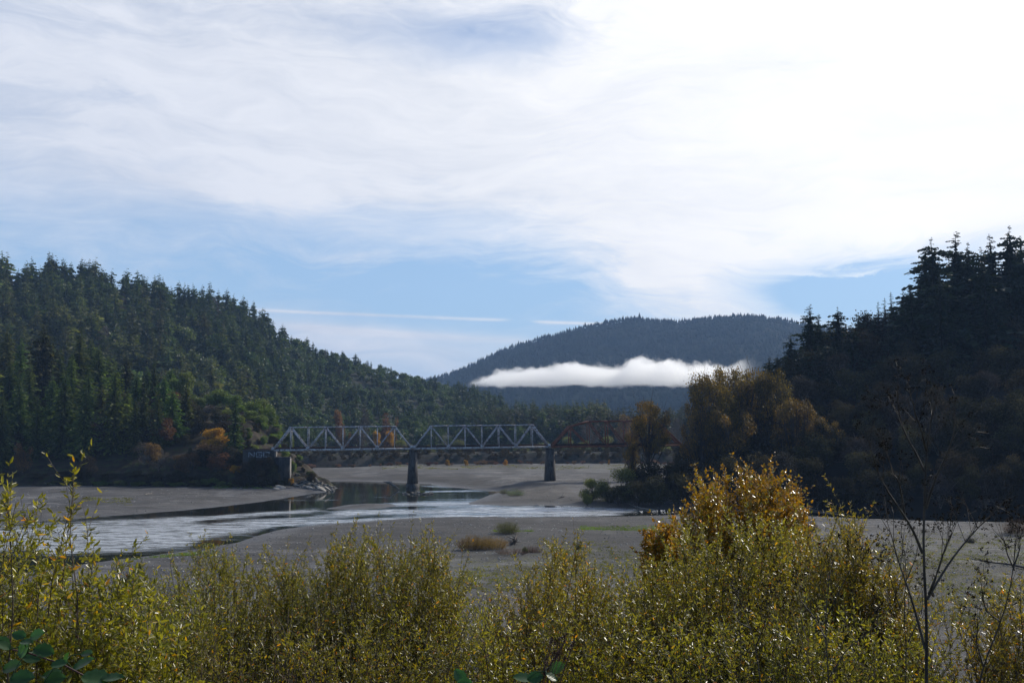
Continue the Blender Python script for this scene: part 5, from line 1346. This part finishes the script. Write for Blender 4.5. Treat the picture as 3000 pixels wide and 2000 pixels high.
# ------------------------------------------------------------------ foreground willows
def willow(name, label, top, Y, dY, nst, leafL, mat, depth=300, twl=(.25, .6), per=26, ntw=13, seed=0, wl=.15, category='shrub', group=None, gap=0.0, tmat=None, lowpow=1.0, stem_r=.012):
    """top: [(px,py)...] outline of the crown; stems grow from a clump on the slope to tips under that outline"""
    g = np.random.default_rng(seed)
    xs = np.array([a[0] for a in top], float); yv = np.array([a[1] for a in top], float)
    pc = (xs[0] + xs[-1]) / 2; cX = (pc - 1500) / 3000 * Y; base = np.array([cX, Y, float(slope_z(cX, Y))])
    tp = []
    for k in range(nst):
        px = g.uniform(xs[0], xs[-1]); f = g.random() ** lowpow
        py = np.interp(px, xs, yv) + f * depth; yy = Y + g.uniform(-dY, dY)
        tp.append(P(px, py, yy))
    tp = np.array(tp); tp[:, 2] -= twl[1] * .22; K = 9; s = np.linspace(0, 1, K)[None, :, None]
    off = (tp - base) * np.array([.55, .55, 0]) + g.normal(size=tp.shape) * np.array([.12, .12, 0])
    st = base + off; st[:, 2] = slope_z(st[:, 0], st[:, 1]) - .1
    mid = st + (tp - st) * np.array([.35, .35, .55]) + g.normal(size=tp.shape) * .12
    path = (1 - s) ** 2 * st[:, None] + 2 * s * (1 - s) * mid[:, None] + s * s * tp[:, None]
    path = path + g.normal(size=path.shape) * .02 * s
    L = np.linalg.norm(tp - st, axis=1)
    rad = np.linspace(1, .2, K)[None] * (1.25 * stem_r * (.7 + .6 * g.random((nst, 1))))
    sv, sf = tubes(path, rad, 4)
    # twigs
    ti = np.repeat(np.arange(nst), ntw); n = len(ti); tt = 1 - g.random(n) ** 1.25 * np.minimum(.75, 2.0 / L[ti])
    fi = tt * (K - 1); i0 = np.clip(fi.astype(int), 0, K - 2); fr = (fi - i0)[:, None]
    p0 = path[ti, i0] * (1 - fr) + path[ti, i0 + 1] * fr; d0 = path[ti, i0 + 1] - path[ti, i0]; d0 /= np.linalg.norm(d0, axis=1, keepdims=True)
    rd = g.normal(size=(n, 3)); rd -= (rd * d0).sum(1, keepdims=True) * d0; rd /= np.linalg.norm(rd, axis=1, keepdims=True)
    ang = g.uniform(.3, .95, (n, 1)); dd = d0 * np.cos(ang) + rd * np.sin(ang) + np.array([0, 0, .25]); dd /= np.linalg.norm(dd, axis=1, keepdims=True)
    tl = g.uniform(*twl, (n, 1)); K2 = 4; s2 = np.linspace(0, 1, K2)[None, :, None]
    bend = g.normal(size=(n, 3)) * .12 + np.array([0, 0, .08])
    tpth = p0[:, None] + dd[:, None] * tl[:, None] * s2 + bend[:, None] * tl[:, None] * s2 ** 2
    tv, tf = tubes(tpth, np.repeat(np.linspace(stem_r * .30, stem_r * .10, K2)[None], n, 0), 3)
    # leaves on twigs and along stem tips
    m = n * per; li = np.repeat(np.arange(n), per); lt = g.uniform(.05, 1.02, m)[:, None]
    c = p0[li] + dd[li] * tl[li] * lt + bend[li] * tl[li] * lt ** 2
    ax0 = dd[li] + 2 * bend[li] * lt; 
    m2 = nst * 26; si = np.repeat(np.arange(nst), 26); q = 1 - g.random(m2) * np.minimum(.25, .5 / L[si]); fi = np.clip(q * (K - 1), 0, K - 1.001); j0 = fi.astype(int); fr = (fi - j0)[:, None]
    c2 = path[si, j0] * (1 - fr) + path[si, j0 + 1] * fr; ax2 = path[si, j0 + 1] - path[si, j0]
    c = np.concatenate([c, c2]); ax0 = np.concatenate([ax0, ax2]); ax0 /= np.linalg.norm(ax0, axis=1, keepdims=True); m = len(c)
    if gap:
        keep = vnoise(c[:, 0] * 2.2 + 7, c[:, 2] * 2.2 + c[:, 1], seed) > gap * (.6 + .8 * g.random(m)); c = c[keep]; ax0 = ax0[keep]; m = len(c)
    r2 = g.normal(size=(m, 3)); r2 -= (r2 * ax0).sum(1, keepdims=True) * ax0; r2 /= np.linalg.norm(r2, axis=1, keepdims=True)
    la = g.uniform(.5, 1.2, (m, 1)); A = ax0 * np.cos(la) + r2 * np.sin(la) + np.array([0, 0, -.12]); A /= np.linalg.norm(A, axis=1, keepdims=True)
    B = np.cross(A, g.normal(size=(m, 3)) * .8 + np.array([0, 0, 1.0])); B /= np.linalg.norm(B, axis=1, keepdims=True); N = np.cross(A, B)
    l = leafL * g.uniform(.55, 1.2, (m, 1))
    if leafL > .04: V, F = leaves6(c, A * l, B * l * wl, N * l * .07)
    else: V, F = diamonds(c, A * l, B * l * wl * 2.1)
    r = thing(name, label, category, group, base)
    ofs = -base
    obj('foliage', make_mesh('foliage', V + ofs, [F], mat), r)
    obj('stems', make_mesh('stems', sv + ofs, [sf], tmat or M['twig'], smooth=True), r)
    obj('twigs', make_mesh('twigs', tv + ofs, [tf], tmat or M['twig']), r)
    return m


tot = 0
W_ = 'willows in the foreground'
tot += willow('willow_shrub', 'big leaved green willow closest to the camera at the left edge', [(-260, 1530), (-60, 1500), (60, 1520), (200, 1570), (330, 1630), (440, 1700), (520, 1800)], 6.2, .9, 170, .043, M['willow'], 480, (.15, .38), 24, 18, 1, .17, group=W_, stem_r=.008)
tot += willow('willow_shrub', 'thin arching willow shoot rising highest at the left with few leaves', [(190, 1330), (215, 1322), (250, 1400), (290, 1380)], 5.6, .25, 4, .046, M['willow'], 200, (.10, .28), 9, 12, 2, .15, group=W_, stem_r=.006)
tot += willow('willow_shrub', 'leafy willow shoots against the dark trees at the left photo edge', [(-60, 1350), (0, 1345), (40, 1345), (90, 1440)], 5.2, .3, 7, .044, M['willow'], 260, (.12, .3), 10, 12, 3, .15, group=W_, stem_r=.006)
tot += willow('willow_shrub', 'grey green willow between the left edge and the middle shrubs', [(400, 1740), (500, 1660), (560, 1600), (640, 1612), (720, 1625), (800, 1660), (900, 1700)], 15, 1.3, 200, .047, M['willow'], 400, (.25, .6), 34, 17, 4, .14, group=W_)
tot += willow('willow_shrub', 'rounded yellow green willow left of the open gap of gravel', [(820, 1660), (900, 1610), (1000, 1595), (1100, 1568), (1160, 1590), (1250, 1600), (1330, 1650), (1370, 1760)], 14, 1.3, 230, .047, M['willow'], 400, (.25, .6), 34, 17, 5, .14, group=W_)
tot += willow('willow_shrub', 'narrow pointed willow with orange tipped leaves in the middle', [(1400, 1830), (1480, 1720), (1560, 1640), (1625, 1575), (1660, 1590), (1720, 1660), (1800, 1720)], 12.5, 1.1, 170, .045, M['willow_warm'], 400, (.2, .5), 34, 17, 6, .15, group=W_)
tot += willow('willow_shrub', 'largest bright yellow green willow right of the middle', [(1740, 1740), (1850, 1665), (1940, 1605), (2020, 1550), (2120, 1522), (2230, 1522), (2330, 1545), (2450, 1575), (2520, 1610)], 12.5, 1.3, 300, .045, M['willow'], 500, (.25, .55), 36, 18, 7, .15, group=W_)
tot += willow('willow_shrub', 'willow with a tall leafy top shoot left of the dead stalk', [(2330, 1600), (2400, 1555), (2470, 1540), (2500, 1450), (2520, 1545), (2590, 1610), (2660, 1690), (2700, 1800)], 10.5, .9, 170, .043, M['willow_warm'], 420, (.2, .55), 28, 16, 8, .15, group=W_)
tot += willow('willow_shrub', 'low yellow willow in the lower right corner', [(2640, 1830), (2720, 1800), (2800, 1790), (2870, 1740), (2960, 1700), (3060, 1660), (3200, 1660)], 9.5, .9, 110, .042, M['willow_warm'], 360, (.2, .5), 26, 16, 9, .15, group=W_)
tot += willow('willow_shrub', 'small slender willow shoots between the pointed and the largest willow', [(1690, 1700), (1750, 1640), (1800, 1690), (1860, 1680)], 14, .5, 26, .05, M['willow'], 300, (.2, .5), 22, 14, 10, .14, group=W_)
tot += willow('willow_shrub', 'low willow thicket closing the bottom of the photo left of centre', [(560, 1800), (700, 1790), (900, 1800), (1050, 1790), (1200, 1800), (1350, 1850)], 9.5, .8, 120, .043, M['willow'], 280, (.25, .6), 24, 14, 11, .15, group=W_, gap=.35)
tot += willow('willow_shrub', 'low willow thicket closing the bottom of the photo at the centre', [(1280, 1830), (1400, 1800), (1500, 1800), (1650, 1790), (1800, 1790), (1950, 1800)], 10, .8, 120, .045, M['willow'], 280, (.25, .6), 26, 15, 12, .15, group=W_)
tot += willow('willow_shrub', 'low willow thicket below the dead stalk', [(1950, 1800), (2100, 1790), (2300, 1780), (2500, 1800), (2650, 1840), (2750, 1870)], 8.5, .7, 110, .042, M['willow'], 260, (.25, .55), 26, 15, 13, .15, group=W_)
tot += willow('willow_shrub', 'dark slender willow at the bottom left between the big leaved and grey green ones', [(330, 1720), (420, 1690), (520, 1720), (620, 1760)], 10.5, .8, 60, .05, M['willow'], 330, (.25, .55), 22, 14, 14, .14, group=W_)
tot += willow('orange_shrub', 'orange and gold leaved small tree behind the largest willow', [(2000, 1490), (2030, 1430), (2080, 1395), (2130, 1370), (2220, 1380), (2290, 1410), (2345, 1440), (2370, 1500)], 24, 1.6, 130, .080, M['orange'], 200, (.3, .65), 22, 16, 15, .27, group=None, stem_r=.02)
tot += willow('orange_shrub', 'small rusty orange shrub left of the orange tree', [(1885, 1560), (1910, 1515), (1950, 1502), (1990, 1530)], 26, .8, 34, .10, M['orange'], 120, (.2, .45), 22, 14, 16, .27, stem_r=.018)
print('leaves', tot)


# ------------------------------------------------------------------ dead stalks, brambles
def stalk(label, Y, main, branches, r0, seed, heads=True):
    g = np.random.default_rng(seed)
    b0 = P(main[0][0], main[0][1], Y); base = np.array([b0[0], Y, float(slope_z(b0[0], Y)) - .05])
    t = thing('dead_stalk', label, 'weed', None, base)

    def smooth(pts, n=14):
        pts = np.array(pts); d = np.concatenate([[0], np.cumsum(np.linalg.norm(np.diff(pts, axis=0), axis=1))]); q = np.linspace(0, d[-1], n)
        o = np.stack([np.interp(q, d, pts[:, k]) for k in range(3)], 1); o[1:-1] = (o[:-2] + 2 * o[1:-1] + o[2:]) / 4; return o
    mp = smooth([base] + [P(x, y, Y) for x, y in main], 22)
    v, f = tubes([mp - base], [np.linspace(r0, r0 * .22, 22)], 8); b = MB(); b.add(v, f); obj('stem', b.mesh('stem', M['stalk'], True), t)
    def spray(q, parent):
        """fine twigs with dried seed heads on the outer half of a branch"""
        paths, rad, hd = [], [], []
        for k in range(7):
            i = g.integers(len(q) // 2, len(q)); p = q[i]; d = q[-1] - q[max(0, i - 3)]; d = d / (np.linalg.norm(d) + 1e-6)
            d = d + g.normal(size=3) * .55 + np.array([0, 0, .35]); d /= np.linalg.norm(d); L = g.uniform(.08, .22)
            s = np.linspace(0, 1, 5)[:, None]; pt = p + d * L * s + np.array([0, 0, .03]) * s ** 2; paths.append(pt); rad.append(np.linspace(r0 * .14, r0 * .08, 5))
            for kk in range(5):
                d2 = d + g.normal(size=3) * .6; d2 /= np.linalg.norm(d2); l2 = g.uniform(.03, .08); paths.append(pt[-1 - (kk % 2)] + d2 * l2 * s); rad.append(np.full(5, r0 * .05)); hd.append(pt[-1 - (kk % 2)] + d2 * l2)
        v, f = tubes(np.array(paths) - base, rad, 3)
        hd = np.array(hd); n = len(hd) * 7; k = np.repeat(np.arange(len(hd)), 7); C = hd[k] - base + g.normal(size=(n, 3)) * .005; a = runit(n); bb = np.cross(a, runit(n)); sz = g.uniform(.006, .014, (n, 1)) * Y / 6
        V, F = diamonds(C, a * sz, bb * sz)
        obj('seed_spray', make_mesh('seed_spray', np.concatenate([v, V]), [np.concatenate([f, F + len(v)])], [M['stalk'], M['seed']], midx=np.concatenate([np.zeros(len(f)), np.ones(len(F))])), parent)
    spray(mp[12:], t)
    for br in branches:
        dy = g.uniform(-.25, .25); n = len(br); pts = [P(x, y, Y + dy * k / max(1, n - 1)) for k, (x, y) in enumerate(br)]
        q = smooth(pts, 12); rr = np.linspace(r0 * .48, r0 * .13, 12)
        v, f = tubes([q - base], [rr], 6); b = MB(); b.add(v, f); spray(q, obj('branch', b.mesh('branch', M['stalk'], True), t))


stalk('tall dead many branched weed stalk standing highest at the right', 6.0, [(2712, 2000), (2716, 1850), (2714, 1760), (2702, 1620), (2708, 1500), (2710, 1400), (2712, 1320), (2722, 1250), (2735, 1180), (2752, 1135)],
      [[(2710, 1900), (2690, 1820), (2660, 1720), (2630, 1640), (2610, 1560), (2600, 1530)], [(2702, 1620), (2680, 1560), (2650, 1510), (2600, 1440), (2570, 1380), (2550, 1310), (2545, 1280)],
       [(2716, 1755), (2760, 1680), (2800, 1620), (2860, 1550), (2900, 1510)], [(2708, 1380), (2680, 1320), (2650, 1270), (2635, 1220), (2628, 1150)], [(2712, 1490), (2740, 1400), (2775, 1330), (2795, 1270), (2800, 1220)],
       [(2650, 1510), (2640, 1440), (2630, 1400), (2610, 1385)], [(2722, 1740), (2745, 1680), (2770, 1600), (2790, 1560)], [(2714, 1320), (2700, 1260), (2680, 1210), (2675, 1175)]], .018, 1)
stalk('dead weed stalk leaning at the right photo border', 6.5, [(2860, 2000), (2900, 1900), (2945, 1790), (2965, 1700), (2972, 1650), (2975, 1580)],
      [[(2972, 1670), (2950, 1620), (2945, 1590), (2940, 1575)], [(2970, 1660), (2990, 1600), (2985, 1570)], [(2930, 1820), (2890, 1790), (2870, 1730)], [(2880, 1950), (2860, 1880), (2865, 1820)]], .012, 2)
stalk('second dead stalk between the tall one and the willows', 6.8, [(2650, 2000), (2660, 1900), (2640, 1800), (2660, 1700), (2650, 1600), (2640, 1560)],
      [[(2660, 1880), (2700, 1800), (2705, 1720)], [(2640, 1790), (2610, 1700), (2600, 1640)], [(2655, 1700), (2680, 1640), (2690, 1600)]], .009, 3)
stalk('thin dark dead stalk in front of the largest willow', 6.8, [(2430, 2000), (2420, 1900), (2418, 1800), (2425, 1700), (2440, 1640)],
      [[(2420, 1870), (2380, 1800), (2340, 1750)], [(2425, 1800), (2460, 1730), (2500, 1650)], [(2425, 1990), (2480, 1900), (2560, 1840)]], .010, 4)
stalk('crooked dead stalk low in front of the largest willow', 6.0, [(2230, 2000), (2215, 1900), (2190, 1800), (2160, 1740), (2150, 1720)], [[(2215, 1890), (2240, 1830), (2250, 1790)], [(2200, 1840), (2160, 1820), (2150, 1790)]], .009, 5)


def bramble_leaf(g, c, a, n_, L, W):
    """toothed oval leaf as a small curved grid, returns verts, quads"""
    a = a / np.linalg.norm(a); b = np.cross(n_, a); b /= np.linalg.norm(b); n_ = np.cross(a, b)
    K = 9; V = []
    for i in range(K):
        t = i / (K - 1); w = W * (math.sin(math.pi * min(1, t * .92 + .06)) ** .75) * (1 + (.10 if i % 2 else -.04))
        if i in (0, K - 1): w *= .25
        z = -0.18 * L * (t - .4) ** 2
        for s in (-1, -.5, 0, .5, 1):
            rip = .018 * L * (1 if (i % 2) else -1) * abs(s)
            V.append(c + a * (L * t - abs(s) * L * .03) + b * s * w + n_ * (z + abs(s) * .10 * L * .8 + rip))
    F = [[i * 5 + j, i * 5 + j + 1, i * 5 + j + 6, i * 5 + j + 5] for i in range(K - 1) for j in range(4)]
    return V, F


def bramble(label, Y, cane, leaves, seed, r0=.004, flowers=None):
    g = np.random.default_rng(seed); base = P(*cane[0], Y)
    t = thing('bramble', label, 'bramble', 'brambles at the bottom edge', base)
    pts = np.array([P(x, y, Y) for x, y in cane]); root = np.array([base[0] - .15, Y - .1, float(slope_z(base[0], Y))]); pts = np.concatenate([[root], pts])
    d = np.concatenate([[0], np.cumsum(np.linalg.norm(np.diff(pts, axis=0), axis=1))]); q = np.linspace(0, d[-1], 20); pp = np.stack([np.interp(q, d, pts[:, k]) for k in range(3)], 1)
    v, f = tubes([pp - base], [np.linspace(r0, r0 * .5, 20)], 6); b = MB(); b.add(v, f); obj('cane', b.mesh('cane', M['cane'], True), t)
    for (x, y, ang, Lp) in leaves:
        L = Lp / 3000 * Y; c = P(x, y, Y + g.uniform(-.08, .08)); a = np.array([math.cos(ang), g.uniform(-.3, .3), math.sin(ang)]); n_ = np.array([g.uniform(-.4, .4), g.uniform(-.9, -.3), g.uniform(.4, 1)])
        b = MB(); V, F = bramble_leaf(g, c - base, a, n_, L, L * .36); b.add(V, F)
        st = pp[np.argmin(np.linalg.norm(pp - c, axis=1))]; v, f = tubes([np.stack([st, (st + c) / 2 + [0, 0, .01], c]) - base], [[.0014] * 3], 4); b.add(v, f)
        obj('leaf', b.mesh('leaf', M['bramble'], True), t)
    if flowers:
        C = []
        for (x, y) in flowers:
            p = P(x, y, Y) - base; C.append(p)
        C = np.array(C); n = len(C) * 26; k = np.repeat(np.arange(len(C)), 26); a = g.normal(size=(n, 3)); a /= np.linalg.norm(a, axis=1, keepdims=True); bb = np.cross(a, runit(n)); sz = .0065 * Y / 2.6
        V, F = diamonds(C[k], a * sz, bb * sz * .5)
        paths = []
        for p in C:
            w = pp[min(19, max(8, int(19 - 60 * np.linalg.norm(pp[-1] - base - p) - g.integers(0, 4))))] - base; paths.append(np.stack([w, w * .45 + p * .55 + np.array([.006, 0, -.004]), p]))
        v, f = tubes(paths, [[.0009] * 3] * len(C), 4); b = MB(); b.add(V, F); b.add(v, f); obj('seed_head', b.mesh('seed_head', M['cane']), t)


g_ = np.random.default_rng(2)
bramble('bramble with crinkled dark green leaves in the lower left corner', 2.6, [(330, 2040), (240, 1965), (130, 1925), (60, 1905), (-20, 1890)],
        [(90, 1865, .35, 45), (75, 1865, 2.9, 42), (60, 1925, 1.2, 60), (120, 1930, 3.0, 55), (150, 1950, .2, 45), (100, 1900, -.2, 62), (30, 1900, 2.6, 40), (10, 1960, .3, 60), (180, 1975, 3.2, 60), (215, 1960, .5, 65), (240, 1915, .15, 36), (30, 1990, 0.1, 70), (240, 1985, -.1, 85), (300, 1990, .1, 60), (130, 1995, .15, 60), (190, 1945, 1.2, 40), (60, 1880, .0, 40), (-10, 1870, -.5, 50)], 3)
bramble('bramble cane with dark dried flower heads at the bottom centre', 2.6, [(1540, 2060), (1590, 1985), (1620, 1930), (1650, 1885)],
        [(1610, 1965, .45, 50), (1600, 1975, -.5, 40), (1560, 1990, 3.0, 60), (1545, 1990, .2, 50), (1360, 2000, 2.2, 50), (1340, 2000, .0, 45)], 4,
        flowers=[(1600, 1928), (1612, 1880), (1625, 1882), (1660, 1855), (1680, 1880), (1655, 1875), (1640, 1870), (1635, 1915), (1655, 1925), (1625, 1910), (1665, 1900), (1600, 1940), (1618, 1870), (1650, 1865), (1676, 1888)])
